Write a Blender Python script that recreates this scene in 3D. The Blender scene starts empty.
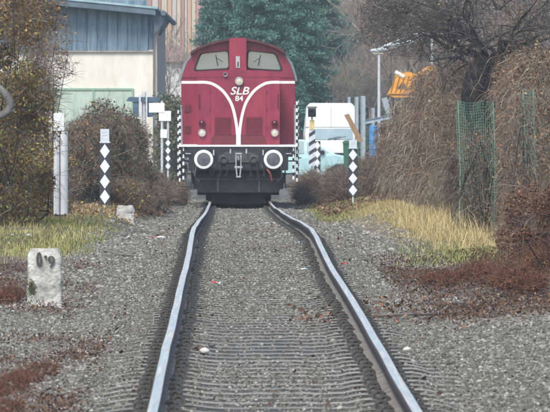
import bpy, bmesh, math, random
import numpy as np
from mathutils import Vector, Matrix
R = math.radians
rnd = random.Random(7)
S = bpy.context.scene
COL = S.collection

# ------------------------------------------------------------------ camera
F, PX0, PY0, H = 6600.0, 275.0, 120.0, 1.66          # focal length in photo pixels, principal column, horizon row, eye height
cam = bpy.data.cameras.new('camera'); camo = bpy.data.objects.new('camera', cam); COL.objects.link(camo)
cam.sensor_width = 36; cam.lens = F/550*36; cam.clip_start = 1; cam.clip_end = 3000
camo.location = (0, 0, H); camo.rotation_euler = (R(90)-math.atan((206-PY0)/F), 0, 0)
cam.dof.use_dof = True; cam.dof.focus_distance = 85; cam.dof.aperture_fstop = 24
S.camera = camo
# ------------------------------------------------------------------ world, sun, exposure
SUN_EL, SUN_AZ = R(50), R(200)                        # overcast; brightest sky behind the camera, a little left
w = bpy.data.worlds.new('World'); S.world = w; w.use_nodes = True
nt = w.node_tree; bg = nt.nodes['Background']; sk = nt.nodes.new('ShaderNodeTexSky')
sk.sky_type = 'NISHITA'; sk.sun_disc = False; sk.sun_elevation = SUN_EL; sk.sun_rotation = SUN_AZ
sk.air_density = 1.0; sk.dust_density = 2.0; sk.ozone_density = 1.0
nt.links.new(sk.outputs[0], bg.inputs[0]); bg.inputs[1].default_value = 0.12
sl = bpy.data.lights.new('sun', 'SUN'); sl.energy = 1.4; sl.angle = R(25); sl.color = (1, .97, .86)
so = bpy.data.objects.new('sun', sl); COL.objects.link(so)
sd = Vector((math.sin(SUN_AZ)*math.cos(SUN_EL), math.cos(SUN_AZ)*math.cos(SUN_EL), math.sin(SUN_EL)))
so.rotation_euler = sd.to_track_quat('Z', 'Y').to_euler()
S.view_settings.view_transform = 'Standard'; S.view_settings.look = 'None'
S.view_settings.gamma = 1; S.view_settings.use_curve_mapping = False
S.view_settings.exposure = 1.15
HAZE = 0.0004

# ------------------------------------------------------------------ helpers
def P(px, py, d):
    return Vector(((px-PX0)*d/F, d, H-(py-PY0)*d/F))
def sc(d): return F/d
def tag(o, label=None, cat=None, group=None, kind=None):
    if label: o['label'] = label
    if cat: o['category'] = cat
    if group: o['group'] = group
    if kind: o['kind'] = kind
    return o
def thing(name, label, cat, loc=(0, 0, 0), rz=0, group=None):
    o = bpy.data.objects.new(name, None); COL.objects.link(o)
    o.location = loc; o.rotation_euler = (0, 0, rz); o.empty_display_size = .2
    return tag(o, label, cat, group)
def copy_tree(o, parent=None):
    c = o.copy(); COL.objects.link(c)
    if parent is not None: c.parent = parent
    for ch in KIDS.get(o, []): copy_tree2(ch, c)
    return c
def copy_tree2(ch, par):
    c = ch.copy(); COL.objects.link(c); c.parent = par
    for g in KIDS.get(ch, []): copy_tree2(g, c)
KIDS = {}
def link(name, me, m, parent=None, smooth=False):
    o = bpy.data.objects.new(name, me); COL.objects.link(o)
    for x in (m if isinstance(m, (list, tuple)) else [m]): me.materials.append(x)
    if parent is not None:
        o.parent = parent; KIDS.setdefault(parent, []).append(o)
    if smooth and len(me.polygons): me.polygons.foreach_set('use_smooth', [True]*len(me.polygons))
    return o

def mat(name, c1, c2=None, rough=.8, metal=0, scale=6, bump=0, bscale=40, island=False, detail=6, coord='Object', stretch=None, spec=.5, c3=None):
    m = bpy.data.materials.new(name); m.use_nodes = True
    n = m.node_tree.nodes; l = m.node_tree.links; b = n['Principled BSDF']
    b.inputs['Roughness'].default_value = rough; b.inputs['Metallic'].default_value = metal
    b.inputs['Specular IOR Level'].default_value = spec
    b.inputs['Base Color'].default_value = (*c1, 1)
    tc = n.new('ShaderNodeTexCoord'); src = tc.outputs[coord]
    if stretch:
        mp = n.new('ShaderNodeMapping'); mp.inputs['Scale'].default_value = stretch
        l.new(src, mp.inputs[0]); src = mp.outputs[0]
    if c2:
        rp = n.new('ShaderNodeValToRGB')
        rp.color_ramp.elements[0].color = (*c1, 1); rp.color_ramp.elements[1].color = (*c2, 1)
        if island:
            g = n.new('ShaderNodeNewGeometry'); l.new(g.outputs['Random Per Island'], rp.inputs[0])
            if c3:
                e = rp.color_ramp.elements.new(.8); e.color = (*c2, 1); rp.color_ramp.elements[2].color = (*c3, 1)
        else:
            t = n.new('ShaderNodeTexNoise'); t.inputs['Scale'].default_value = scale; t.inputs['Detail'].default_value = detail
            t.inputs['Roughness'].default_value = .65
            l.new(src, t.inputs['Vector']); l.new(t.outputs['Fac'], rp.inputs[0])
            rp.color_ramp.elements[0].position = .35; rp.color_ramp.elements[1].position = .65
            if c3:
                e = rp.color_ramp.elements.new(.78); e.color = (*c3, 1)
        l.new(rp.outputs[0], b.inputs['Base Color'])
    if bump:
        t2 = n.new('ShaderNodeTexNoise'); t2.inputs['Scale'].default_value = bscale; t2.inputs['Detail'].default_value = 5
        bp = n.new('ShaderNodeBump'); bp.inputs['Strength'].default_value = bump; bp.inputs['Distance'].default_value = .02
        l.new(src, t2.inputs['Vector']); l.new(t2.outputs['Fac'], bp.inputs['Height']); l.new(bp.outputs[0], b.inputs['Normal'])
    return m

class MB:
    def __init__(s): s.v = []; s.f = []; s.m = []
    def add(s, vs, fs, mi=0):
        o = len(s.v); s.v += [tuple(v) for v in vs]; s.f += [tuple(i+o for i in f) for f in fs]; s.m += [mi]*len(fs); return s
    def box(s, x0, x1, y0, y1, z0, z1, mi=0, M=None):
        vs = [Vector((x, y, z)) for z in (z0, z1) for y in (y0, y1) for x in (x0, x1)]
        if M: vs = [M @ v for v in vs]
        return s.add(vs, [(0, 2, 3, 1), (4, 5, 7, 6), (0, 1, 5, 4), (2, 6, 7, 3), (0, 4, 6, 2), (1, 3, 7, 5)], mi)
    def tube(s, pts, r, n=8, mi=0, cap=True):
        pts = [Vector(p) for p in pts]; k = len(pts)
        rs = r if isinstance(r, (list, tuple)) else [r]*k
        o = len(s.v); up = None
        for i, p in enumerate(pts):
            t = (pts[min(i+1, k-1)]-pts[max(i-1, 0)]).normalized()
            if up is None: up = t.orthogonal().normalized()
            a = (up-t*up.dot(t)).normalized() if (up-t*up.dot(t)).length > 1e-6 else t.orthogonal().normalized()
            up = a; b = t.cross(a)
            for j in range(n):
                q = 2*math.pi*j/n
                s.v.append(tuple(p+(a*math.cos(q)+b*math.sin(q))*rs[i]))
        for i in range(k-1):
            for j in range(n):
                s.f.append((o+i*n+j, o+i*n+(j+1) % n, o+(i+1)*n+(j+1) % n, o+(i+1)*n+j)); s.m.append(mi)
        if cap:
            s.f.append(tuple(o+j for j in reversed(range(n)))); s.m.append(mi)
            s.f.append(tuple(o+(k-1)*n+j for j in range(n))); s.m.append(mi)
        return s
    def lathe(s, prof, origin=(0, 0, 0), axis='Z', n=20, mi=0):
        o = len(s.v); O = Vector(origin)
        for r, h in prof:
            for j in range(n):
                q = 2*math.pi*j/n; a, b = r*math.cos(q), r*math.sin(q)
                s.v.append(tuple(O+(Vector((a, b, h)) if axis == 'Z' else Vector((a, h, b)) if axis == 'Y' else Vector((h, a, b)))))
        for i in range(len(prof)-1):
            for j in range(n):
                s.f.append((o+i*n+j, o+i*n+(j+1) % n, o+(i+1)*n+(j+1) % n, o+(i+1)*n+j)); s.m.append(mi)
        return s
    def prism(s, poly, y0, y1, mi=0):                 # polygon in x,z pushed along y
        k = len(poly); vs = [(x, y0, z) for x, z in poly]+[(x, y1, z) for x, z in poly]
        fs = [tuple(range(k)), tuple(reversed(range(k, 2*k)))]+[(i, i+k, (i+1) % k+k, (i+1) % k) for i in range(k)]
        return s.add(vs, fs, mi)
    def build(s, name, m, parent=None, smooth=False, bevel=0):
        me = bpy.data.meshes.new(name); me.from_pydata(s.v, [], s.f); me.update()
        if bevel:
            bm = bmesh.new(); bm.from_mesh(me)
            bmesh.ops.bevel(bm, geom=[e for e in bm.edges if e.calc_length() > bevel*2.2 and (len(e.link_faces) == 2 and e.calc_face_angle(0) > .5)], offset=bevel, segments=2, affect='EDGES')
            bm.to_mesh(me); bm.free()
        bm = bmesh.new(); bm.from_mesh(me); bmesh.ops.recalc_face_normals(bm, faces=bm.faces); bm.to_mesh(me); bm.free()
        o = link(name, me, m, parent, False)
        if not bevel: me.polygons.foreach_set('material_index', s.m)
        if smooth: me.shade_auto = None if False else None
        return o

def shade(o, ang=40):
    me = o.data
    me.polygons.foreach_set('use_smooth', [True]*len(me.polygons))
    try: me.set_sharp_from_angle(angle=R(ang))
    except Exception: pass
    return o
def _b(s, name, m, parent=None, smooth=False, bevel=0, _f=MB.build):
    o = _f(s, name, m, parent, False, bevel)
    if smooth: shade(o)
    return o
MB.build = _b

def curve_mesh(setup):
    cu = bpy.data.curves.new('tmp', 'CURVE'); cu.dimensions = '2D'; cu.fill_mode = 'BOTH'; setup(cu)
    ob = bpy.data.objects.new('tmp', cu); COL.objects.link(ob)
    dg = bpy.context.evaluated_depsgraph_get(); dg.update()
    me = bpy.data.meshes.new_from_object(ob.evaluated_get(dg)); bpy.data.objects.remove(ob); return me
def plate(name, outlines, y, thick, m, parent=None):   # outlines in x,z; holes allowed; stands in the plane at y
    def st(cu):
        cu.extrude = thick/2
        for ol in outlines:
            sp = cu.splines.new('POLY'); sp.points.add(len(ol)-1); sp.use_cyclic_u = True
            for i, (x, z) in enumerate(ol): sp.points[i].co = (x, z, 0, 1)
    me = curve_mesh(st); me.transform(Matrix.Translation((0, y, 0)) @ Matrix.Rotation(R(90), 4, 'X'))
    return link(name, me, m, parent)
def text(name, body, size, loc, m, parent=None, shear=0, off=0, sx=1, depth=.004, space=1):
    cu = bpy.data.curves.new('t', 'FONT'); cu.body = body; cu.size = size; cu.align_x = 'CENTER'; cu.align_y = 'CENTER'
    cu.shear = shear; cu.offset = off; cu.extrude = depth/2; cu.space_character = space
    ob = bpy.data.objects.new('t', cu); COL.objects.link(ob)
    dg = bpy.context.evaluated_depsgraph_get(); dg.update()
    me = bpy.data.meshes.new_from_object(ob.evaluated_get(dg)); bpy.data.objects.remove(ob)
    me.transform(Matrix.Translation(loc) @ Matrix.Rotation(R(90), 4, 'X') @ Matrix.Diagonal((sx, 1, 1, 1)))
    return link(name, me, m, parent)
def rrect(x0, x1, z0, z1, r, n=4):
    out = []
    for cx, cz, a in ((x1-r, z0+r, -90), (x1-r, z1-r, 0), (x0+r, z1-r, 90), (x0+r, z0+r, 180)):
        for i in range(n+1):
            q = R(a+90*i/n); out.append((cx+r*math.cos(q), cz+r*math.sin(q)))
    return out
def rpoly(pts, r, n=4):                               # polygon with rounded corners
    out = []; k = len(pts)
    for i in range(k):
        p = Vector(pts[i]); a = (Vector(pts[i-1])-p).normalized(); b = (Vector(pts[(i+1) % k])-p).normalized()
        p0 = p+a*r; p1 = p+b*r
        for j in range(n+1):
            t = j/n; out.append(tuple(p0*(1-t)**2+p*2*t*(1-t)+p1*t*t))
    return out

# numpy mesh helpers
def npmesh(name, V, Fc, m, parent=None, smooth=False):
    V = np.asarray(V, dtype=np.float32); Fc = np.asarray(Fc, dtype=np.int32); k = Fc.shape[1]
    me = bpy.data.meshes.new(name); me.vertices.add(len(V)); me.vertices.foreach_set('co', V.ravel())
    me.loops.add(Fc.size); me.loops.foreach_set('vertex_index', Fc.ravel())
    me.polygons.add(len(Fc)); me.polygons.foreach_set('loop_start', np.arange(0, Fc.size, k, dtype=np.int32))
    try: me.polygons.foreach_set('loop_total', np.full(len(Fc), k, dtype=np.int32))
    except Exception: pass
    me.update(calc_edges=True); me.validate()
    return link(name, me, m, parent, smooth)
def vnoise(x, y, seed=0):
    xi = np.floor(x).astype(np.int64); yi = np.floor(y).astype(np.int64); fx = x-xi; fy = y-yi
    fx = fx*fx*(3-2*fx); fy = fy*fy*(3-2*fy)
    def h(a, b):
        n = (a*374761393+b*668265263+seed*1442695041) & 0x7fffffff
        n = ((n ^ (n >> 13))*1274126177) & 0x7fffffff
        return ((n ^ (n >> 16)) & 0xffff)/65535.0
    return (h(xi, yi)*(1-fx)+h(xi+1, yi)*fx)*(1-fy)+(h(xi, yi+1)*(1-fx)+h(xi+1, yi+1)*fx)*fy
def fbm(x, y, seed=0, o=4):
    s = 0; a = .5
    for i in range(o): s = s+a*vnoise(x*2**i, y*2**i, seed+i); a *= .5
    return s/(1-.5**o)
def leaves(C, size, rng, flat=0, asp=.6):              # one small bent quad pair per leaf, centre C
    n = len(C); size = np.broadcast_to(size, n)[:, None]
    a = rng.normal(size=(n, 3)); b = rng.normal(size=(n, 3))
    if flat: a[:, 2] *= (1-flat); b[:, 2] *= (1-flat)
    a /= np.linalg.norm(a, axis=1)[:, None]; b -= a*(a*b).sum(1)[:, None]; b /= np.linalg.norm(b, axis=1)[:, None]
    c = np.cross(a, b)
    V = np.stack([C-a*size, C+b*size*asp+c*size*.2, C+a*size, C-b*size*asp+c*size*.2], 1).reshape(-1, 3)
    i = np.arange(n)[:, None]*4
    Fc = np.concatenate([i+np.array([[0, 1, 2]]), i+np.array([[0, 2, 3]])], 0)
    return V, Fc
def segs(A, B, ra, rb, rng=None):                      # three-sided tapered sticks A->B
    n = len(A); d = B-A; L = np.linalg.norm(d, axis=1)[:, None]+1e-9; d = d/L
    ref = np.where(np.abs(d[:, 2:3]) > .9, np.array([[1., 0, 0]]), np.array([[0, 0, 1.]]))
    u = np.cross(d, ref); u /= np.linalg.norm(u, axis=1)[:, None]; v = np.cross(d, u)
    ra = np.broadcast_to(ra, n)[:, None]; rb = np.broadcast_to(rb, n)[:, None]
    V = []
    for base, r in ((A, ra), (B, rb)):
        for q in (0, 2.0944, 4.18879): V.append(base+(u*math.cos(q)+v*math.sin(q))*r)
    V = np.stack(V, 1).reshape(-1, 3); i = np.arange(n)[:, None]*6
    Fc = np.concatenate([i+np.array([[j, (j+1) % 3, 3+(j+1) % 3, 3+j]]) for j in range(3)], 0)
    return V, Fc
def polys_to_segs(lines):                               # list of (points, radii)
    A, B, ra, rb = [], [], [], []
    for pts, rs in lines:
        A += pts[:-1]; B += pts[1:]; ra += rs[:-1]; rb += rs[1:]
    return np.array(A), np.array(B), np.array(ra), np.array(rb)
def merge(parts):
    V, Fc, o = [], [], 0
    for v, f in parts: V.append(v); Fc.append(f+o); o += len(v)
    return np.concatenate(V), np.concatenate(Fc)

# ------------------------------------------------------------------ the lie of the land
ZT = [(0, .0), (30, .0), (35.5, .005), (38, .013), (41.8, .026), (45, .048), (50, .07), (54, .1), (60, .122), (68, .135), (76, .21), (80, .254), (85, .272),
      (93, .205), (100, .137), (110, .035), (122, -.087), (130, -.16), (140, -.24), (150, -.317), (158, -.37), (165, -.39), (1000, -.39)]
_d = np.arange(0, 260, .25); _z = np.interp(_d, [a for a, _ in ZT], [b for _, b in ZT])
_k = np.hanning(15); _k /= _k.sum(); _z = np.convolve(np.pad(_z, 7, 'edge'), _k, 'valid')
def zt(d): return np.interp(d, _d, _z)
def cx(d): return -.0073*(np.asarray(d, float)-45)
def vl(d): return np.interp(d, [0, 60, 75, 90, 105, 124, 150, 220, 400, 600], [-.16, -.06, .0, .04, .06, 0, 0, .1, .1, .3])
def vr(d): return np.interp(d, [0, 60, 75, 85, 120, 165, 220, 400, 600], [-.16, -.05, .04, .08, -.02, -.32, -.3, -.2, .3])
def G(x, d, fine=True):
    x = np.asarray(x, float); d = np.asarray(d, float)
    u = x-cx(d); base = zt(d)-.176-.03*np.clip((np.abs(u)-1.22)/.2, 0, 1)-.022*np.clip((.56-np.abs(u))/.12, 0, 1)-.022*np.clip((np.abs(u)-.98)/.14, 0, 1); v = np.where(u < 0, vl(d), vr(d))
    t = np.clip((np.abs(u)-1.6)/(1.1+1.2*np.clip((d-120)/40, 0, 1)), 0, 1); t = t*t*(3-2*t)
    z = base*(1-t)+v*t
    if fine: z = z+(fbm(x*1.3, d*.7, 3)-.5)*.10*t+(fbm(x*5, d*5, 9)-.5)*.02*np.clip((np.abs(u)-1.1)/.3, .2, 1)
    far = np.clip((d-450)/350, 0, 1); z = z+far*far*45*(.7+.6*fbm(x*.01, d*.01, 5))*(np.abs(d) > 0)
    return z
def gz(x, d): return float(G(x, d))

# ground sheet
m_ground = bpy.data.materials.new('ground_gravel_and_soil'); m_ground.use_nodes = True
def ground_nodes(m):
    n = m.node_tree.nodes; l = m.node_tree.links; b = n['Principled BSDF']; b.inputs['Roughness'].default_value = .95
    tc = n.new('ShaderNodeTexCoord')
    def noise(s, d=6):
        t = n.new('ShaderNodeTexNoise'); t.inputs['Scale'].default_value = s; t.inputs['Detail'].default_value = d; t.inputs['Roughness'].default_value = .7
        l.new(tc.outputs['Object'], t.inputs['Vector']); return t.outputs['Fac']
    def ramp(f, cs):
        r = n.new('ShaderNodeValToRGB'); l.new(f, r.inputs[0])
        while len(r.color_ramp.elements) < len(cs): r.color_ramp.elements.new(.5)
        for e, (p, c) in zip(r.color_ramp.elements, cs): e.position = p; e.color = (*c, 1)
        return r.outputs[0]
    def mix(f, a, c):
        x = n.new('ShaderNodeMix'); x.data_type = 'RGBA'; l.new(f, x.inputs[0]); l.new(a, x.inputs[6]); l.new(c, x.inputs[7]); return x.outputs[2]
    at = n.new('ShaderNodeAttribute'); at.attribute_name = 'zone'; sp = n.new('ShaderNodeSeparateColor'); l.new(at.outputs['Color'], sp.inputs[0])
    gravel = ramp(noise(22, 8), [(.3, (.075, .07, .055)), (.48, (.125, .118, .098)), (.62, (.175, .167, .142)), (.75, (.25, .24, .21))])
    soil = ramp(noise(9, 8), [(.32, (.05, .04, .03)), (.5, (.11, .085, .06)), (.68, (.19, .16, .11))])
    turf = ramp(noise(7, 8), [(.3, (.09, .10, .03)), (.5, (.22, .22, .07)), (.7, (.38, .32, .14))])
    rust_and_gap_shade = ramp(noise(30, 8), [(.35, (.03, .027, .022)), (.6, (.075, .07, .06)), (.75, (.15, .142, .125))])  # dark tones for rail dust and for shade painted between sleepers
    c = mix(sp.outputs[0], gravel, soil); c = mix(sp.outputs[1], c, turf); c = mix(sp.outputs[2], c, rust_and_gap_shade)
    l.new(c, b.inputs['Base Color'])
    bp = n.new('ShaderNodeBump'); bp.inputs['Strength'].default_value = .8; bp.inputs['Distance'].default_value = .03
    l.new(noise(30, 8), bp.inputs['Height']); l.new(bp.outputs[0], b.inputs['Normal'])
ground_nodes(m_ground)
ys = np.concatenate([np.arange(-60, 30, 6), np.arange(30, 172, .3), np.arange(172, 260, 2), np.arange(260, 960, 12)])
xs_ = np.concatenate([-np.geomspace(420, 6.4, 26), np.arange(-6, 6.01, .1), np.geomspace(6.4, 420, 26)])
XX, YY = np.meshgrid(xs_, ys); ZZ = G(XX, YY)
V = np.stack([XX.ravel(), YY.ravel(), ZZ.ravel()], 1); nx = len(xs_); ny = len(ys)
i0 = (np.arange(ny-1)[:, None]*nx+np.arange(nx-1)[None]).ravel()
ground = npmesh('ground', V, np.stack([i0, i0+1, i0+nx+1, i0+nx], 1), m_ground, smooth=True); tag(ground, kind='structure')
def zones(x, d):                                       # where soil, turf, rail dust and painted sleeper-gap shade lie
    u = x-cx(d); au = np.abs(u); n1 = fbm(x*.9, d*.25, 21); n2 = fbm(x*2, d*.4, 33)
    soil = np.clip((au-2.0-(n1-.5)*1.6)*2.2, 0, 1); soil = np.maximum(soil, np.clip((u-1.5)*3, 0, 1)*np.clip((d-59)/4, 0, 1)*np.clip((80-d)/4, 0, 1))
    turfL = np.clip((n2-.38)*5, 0, 1)*np.clip((-u-1.9)*3, 0, 1)*np.clip((d-78)/5, 0, 1)*np.clip((112-d)/8, 0, 1)
    turfR = np.clip((n2-.36)*5, 0, 1)*np.clip((u-1.7)*3, 0, 1)*np.clip((d-78)/5, 0, 1)*np.clip((175-d)/8, 0, 1)*np.clip((3.6-u)*3, 0, 1)
    e = np.minimum(np.abs(au-.56), np.abs(au-.93)); rust_and_gap_shade = np.clip(1.25-e/.12, 0, 1)*np.clip((1.15-au)*6, 0, 1)*(.6+.6*n2)
    return soil, np.maximum(turfL, turfR), np.clip(np.maximum(rust_and_gap_shade, .75*(au < 1.25)), 0, .95)  # ground between sleepers darkened to paint the shade of the gaps
z0, z1, z2 = zones(V[:, 0], V[:, 1])
at = ground.data.color_attributes.new('zone', 'FLOAT_COLOR', 'POINT')
at.data.foreach_set('color', np.stack([z0, z1, z2, np.ones(len(z0))], 1).astype(np.float32).ravel())

# ------------------------------------------------------------------ rails
def rail_material():
    m = bpy.data.materials.new('rail_steel'); m.use_nodes = True; n = m.node_tree.nodes; l = m.node_tree.links; b = n['Principled BSDF']
    tc = n.new('ShaderNodeTexCoord'); t = n.new('ShaderNodeTexNoise'); mp = n.new('ShaderNodeMapping'); mp.inputs['Scale'].default_value = (30, 1.2, 1)
    l.new(tc.outputs['Object'], mp.inputs[0]); l.new(mp.outputs[0], t.inputs['Vector']); t.inputs['Scale'].default_value = 1; t.inputs['Detail'].default_value = 6
    r = n.new('ShaderNodeValToRGB'); l.new(t.outputs['Fac'], r.inputs[0])
    r.color_ramp.elements[0].position = .3; r.color_ramp.elements[0].color = (.78, .69, .55, 1); r.color_ramp.elements[1].position = .7; r.color_ramp.elements[1].color = (1, .90, .74, 1)
    l.new(r.outputs[0], b.inputs['Base Color']); b.inputs['Metallic'].default_value = 1; b.inputs['Roughness'].default_value = .45
    t3 = n.new('ShaderNodeTexNoise'); mp3 = n.new('ShaderNodeMapping'); mp3.inputs['Scale'].default_value = (60, .5, 60); t3.inputs['Scale'].default_value = 1; t3.inputs['Detail'].default_value = 4
    l.new(tc.outputs['Object'], mp3.inputs[0]); l.new(mp3.outputs[0], t3.inputs['Vector']); mr = n.new('ShaderNodeMapRange'); mr.inputs[1].default_value = .3; mr.inputs[2].default_value = .7; mr.inputs[3].default_value = .22; mr.inputs[4].default_value = .7
    l.new(t3.outputs['Fac'], mr.inputs[0]); l.new(mr.outputs[0], b.inputs['Roughness'])
    return m
m_shine = rail_material()
m_web = mat('rail_rust', (.03, .024, .02), (.085, .065, .055), rough=.85, scale=12, bump=.3)
m_foot = mat('rail_foot_dust', (.12, .11, .095), (.27, .255, .225), rough=.95, spec=.05, scale=9, bump=.3)
m_steel = mat('dark_oiled_steel', (.03, .029, .026), (.10, .095, .085), rough=.6, scale=25, spec=.4)
prof = [(-.0625, 0), (-.0625, .011), (-.012, .03), (-.008, .04), (-.008, .105), (-.034, .115), (-.036, .144), (-.029, .1525), (-.013, .156),
        (.013, .156), (.029, .1525), (.036, .144), (.034, .115), (.008, .105), (.008, .04), (.012, .03), (.0625, .011), (.0625, 0)]
pm = [2, 2, 1, 1, 1, 1, 1, 0, 0, 0, 1, 1, 1, 1, 1, 2, 2, 2]
rd = np.arange(32, 215, .5)
def rail(side, label):
    off = side*.7535; ph = 1.3 if side < 0 else 4.0
    Vv = []
    for d in rd:
        x = float(cx(d))+off+.0025*math.sin(d*.35+ph)+.001*math.sin(d*1.1+ph*2)
        z = float(zt(d))-.156+.004*math.sin(d*.3+ph)+(.018*math.exp(-((d-133)/11)**2) if side > 0 else -.01*math.exp(-((d-133)/9)**2))
        z += .012*math.exp(-((d-46.3)/1.2)**2) if side < 0 else 0
        for (a, b) in prof: Vv.append((x+a, d, z+b))
    k = len(prof); me = bpy.data.meshes.new('rail'); fs = []; mi = []
    for i in range(len(rd)-1):
        for j in range(k):
            fs.append((i*k+j, i*k+(j+1) % k, (i+1)*k+(j+1) % k, (i+1)*k+j)); mi.append(pm[j])
    fs.append(tuple(range(k))); mi.append(1); fs.append(tuple(reversed(range((len(rd)-1)*k, len(rd)*k)))); mi.append(1)
    me.from_pydata(Vv, [], fs); o = link('rail', me, [m_shine, m_web, m_foot]); me.polygons.foreach_set('material_index', mi)
    bm = bmesh.new(); bm.from_mesh(me); bmesh.ops.recalc_face_normals(bm, faces=bm.faces); bm.to_mesh(me); bm.free()
    return tag(o, label, 'rail', 'rails of the track')
rail(-1, 'left shiny steel rail running towards the left buffer of the red locomotive')
rail(1, 'right shiny steel rail bending towards the right buffer of the red locomotive')

# sleepers with ribbed plates and clips
m_sleeper = mat('weathered_sleeper', (.17, .162, .138), (.32, .31, .275), rough=.9, scale=3, bump=.5, bscale=14, stretch=(2, 12, 8), c3=(.42, .415, .39))
def tone_by_object(m, lo, hi):
    n = m.node_tree.nodes; l = m.node_tree.links; b = n['Principled BSDF']; src = b.inputs['Base Color'].links[0].from_socket
    oi = n.new('ShaderNodeObjectInfo'); mr = n.new('ShaderNodeMapRange'); mr.inputs[3].default_value = lo; mr.inputs[4].default_value = hi; l.new(oi.outputs['Random'], mr.inputs[0])
    hs = n.new('ShaderNodeHueSaturation'); l.new(mr.outputs[0], hs.inputs['Value']); l.new(src, hs.inputs['Color']); l.new(hs.outputs[0], b.inputs['Base Color'])
tone_by_object(m_sleeper, .75, 1.2)
sl_g = 'sleepers of the track'
sl0 = thing('railway_sleeper', 'grey weathered railway sleeper under both rails, half buried in gravel', 'sleeper', group=sl_g)
b = MB(); n = 40
for i in range(n+1):
    x = -1.3+2.6*i/n; e = rnd.uniform(-.006, .006); h_ = rnd.uniform(-.004, .004)
    ax = abs(x); dip = -.026*min(1, max(0, (.56-ax)/.12))-.03*min(1, max(0, (ax-.98)/.14))
    for (y, z) in ((-.13, -.16), (-.13, -.012), (-.125, -.003), (.125, -.003), (.13, -.012), (.13, -.16)): b.v.append((x, y+e, z+(h_+dip if z > -.1 else 0)))
for i in range(n):
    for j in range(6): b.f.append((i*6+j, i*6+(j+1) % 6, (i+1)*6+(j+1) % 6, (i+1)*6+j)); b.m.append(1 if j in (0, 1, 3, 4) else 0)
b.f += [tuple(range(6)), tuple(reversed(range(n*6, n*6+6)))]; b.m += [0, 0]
b.build('sleeper_beam', [m_sleeper, mat('shaded_sleeper_side', (.022, .021, .019), (.06, .056, .05), rough=.95, scale=14)], sl0)  # side faces coloured dark to paint the shadow lines between sleepers
bp_ = MB().box(-.14, .14, -.075, .075, -.004, .009); bp_.box(-.082, -.066, -.075, .075, .009, .026); bp_.box(.066, .082, -.075, .075, .009, .026)
def clip_mb():
    m_ = MB()
    for yy in (-.03, .03):
        m_.tube([(-.045, yy, .012), (-.04, yy, .03), (-.022, yy, .044), (.0, yy, .046), (.02, yy, .036), (.03, yy, .02), (.032, yy, .01)], .011, 6)
    m_.tube([(0, 0, .03), (0, 0, .064)], .012, 6); m_.lathe([(.0, .0), (.019, 0), (.019, .016), (.0, .016)], (0, 0, .05), n=6)
    return m_
plate_me = clip_me = None
for s in (-1, 1):
    p = bp_.build('base_plate', m_steel, sl0) if plate_me is None else link('base_plate', plate_me, [], sl0); plate_me = p.data
    p.location = (s*.7535, 0, 0)
    for q in (-1, 1):
        c = clip_mb().build('rail_clip', m_steel, p) if clip_me is None else link('rail_clip', clip_me, [], p); clip_me = c.data
        c.location = (q*.108, 0, 0); c.rotation_euler = (0, 0, 0 if q > 0 else math.pi)
first = True; d = 34.0; SD = []
while d < 172:
    o = sl0 if first else copy_tree(sl0); first = False
    o.location = (float(cx(d))+rnd.uniform(-.02, .02), d, float(zt(d))-.162)
    o.rotation_euler = (-math.atan((float(zt(d+.5))-float(zt(d-.5)))) * -1, 0, rnd.uniform(-.006, .006))
    SD.append(d); d += .65+rnd.uniform(-.02, .02)

# ------------------------------------------------------------------ ballast stones (nobody could count them)
ICO_V = None
def ico():
    bm = bmesh.new(); bmesh.ops.create_icosphere(bm, subdivisions=1, radius=1)
    v = np.array([x.co[:] for x in bm.verts]); f = np.array([[q.index for q in p.verts] for p in bm.faces]); bm.free(); return v, f
IV, IF = ico()
def stones(name, C, size, m, rng, label, flat=.65):
    n = len(C); base = IV[None]*(1+rng.uniform(-.42, .42, (n, len(IV), 1)))
    s3 = size[:, None, None]*np.stack([rng.uniform(.7, 1.35, n), rng.uniform(.7, 1.35, n), rng.uniform(.45, .9, n)], 1)[:, None, :]
    V = base*s3; a = rng.uniform(0, 6.28, n); t = rng.uniform(-.5, .5, n)
    ca, sa, ct, st = np.cos(a)[:, None], np.sin(a)[:, None], np.cos(t)[:, None], np.sin(t)[:, None]
    x, y, z = V[..., 0], V[..., 1], V[..., 2]; y, z = y*ct-z*st, y*st+z*ct; x, y = x*ca-y*sa, x*sa+y*ca
    V = np.stack([x, y, z], 2)+C[:, None, :]
    Fc = (IF[None]+np.arange(n)[:, None, None]*len(IV)).reshape(-1, 3)
    return tag(npmesh(name, V.reshape(-1, 3), Fc, m), label, 'gravel', kind='stuff')
def sample(rng, n, d0, d1, u0, u1, keep):
    d = np.sqrt(rng.uniform(0, 1, n)*(d1**2-d0**2)+d0**2) if False else rng.uniform(d0, d1, n); u = rng.uniform(u0, u1, n); x = u+cx(d)
    k = (np.abs(x) < d*275/F*1.15+.2) & keep(u, d, rng.uniform(0, 1, n)); return x[k], d[k], u[k]
m_stone = mat('ballast_stone', (.08, .075, .06), (.205, .195, .165), rough=.95, island=True, c3=(.40, .385, .345), bump=.4, bscale=60)
m_rusty = mat('rail_dust_stone', (.03, .027, .022), (.11, .10, .085), rough=.9, island=True, c3=(.2, .19, .16))
rng = np.random.default_rng(5)
SDa = np.array(SD)
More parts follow.
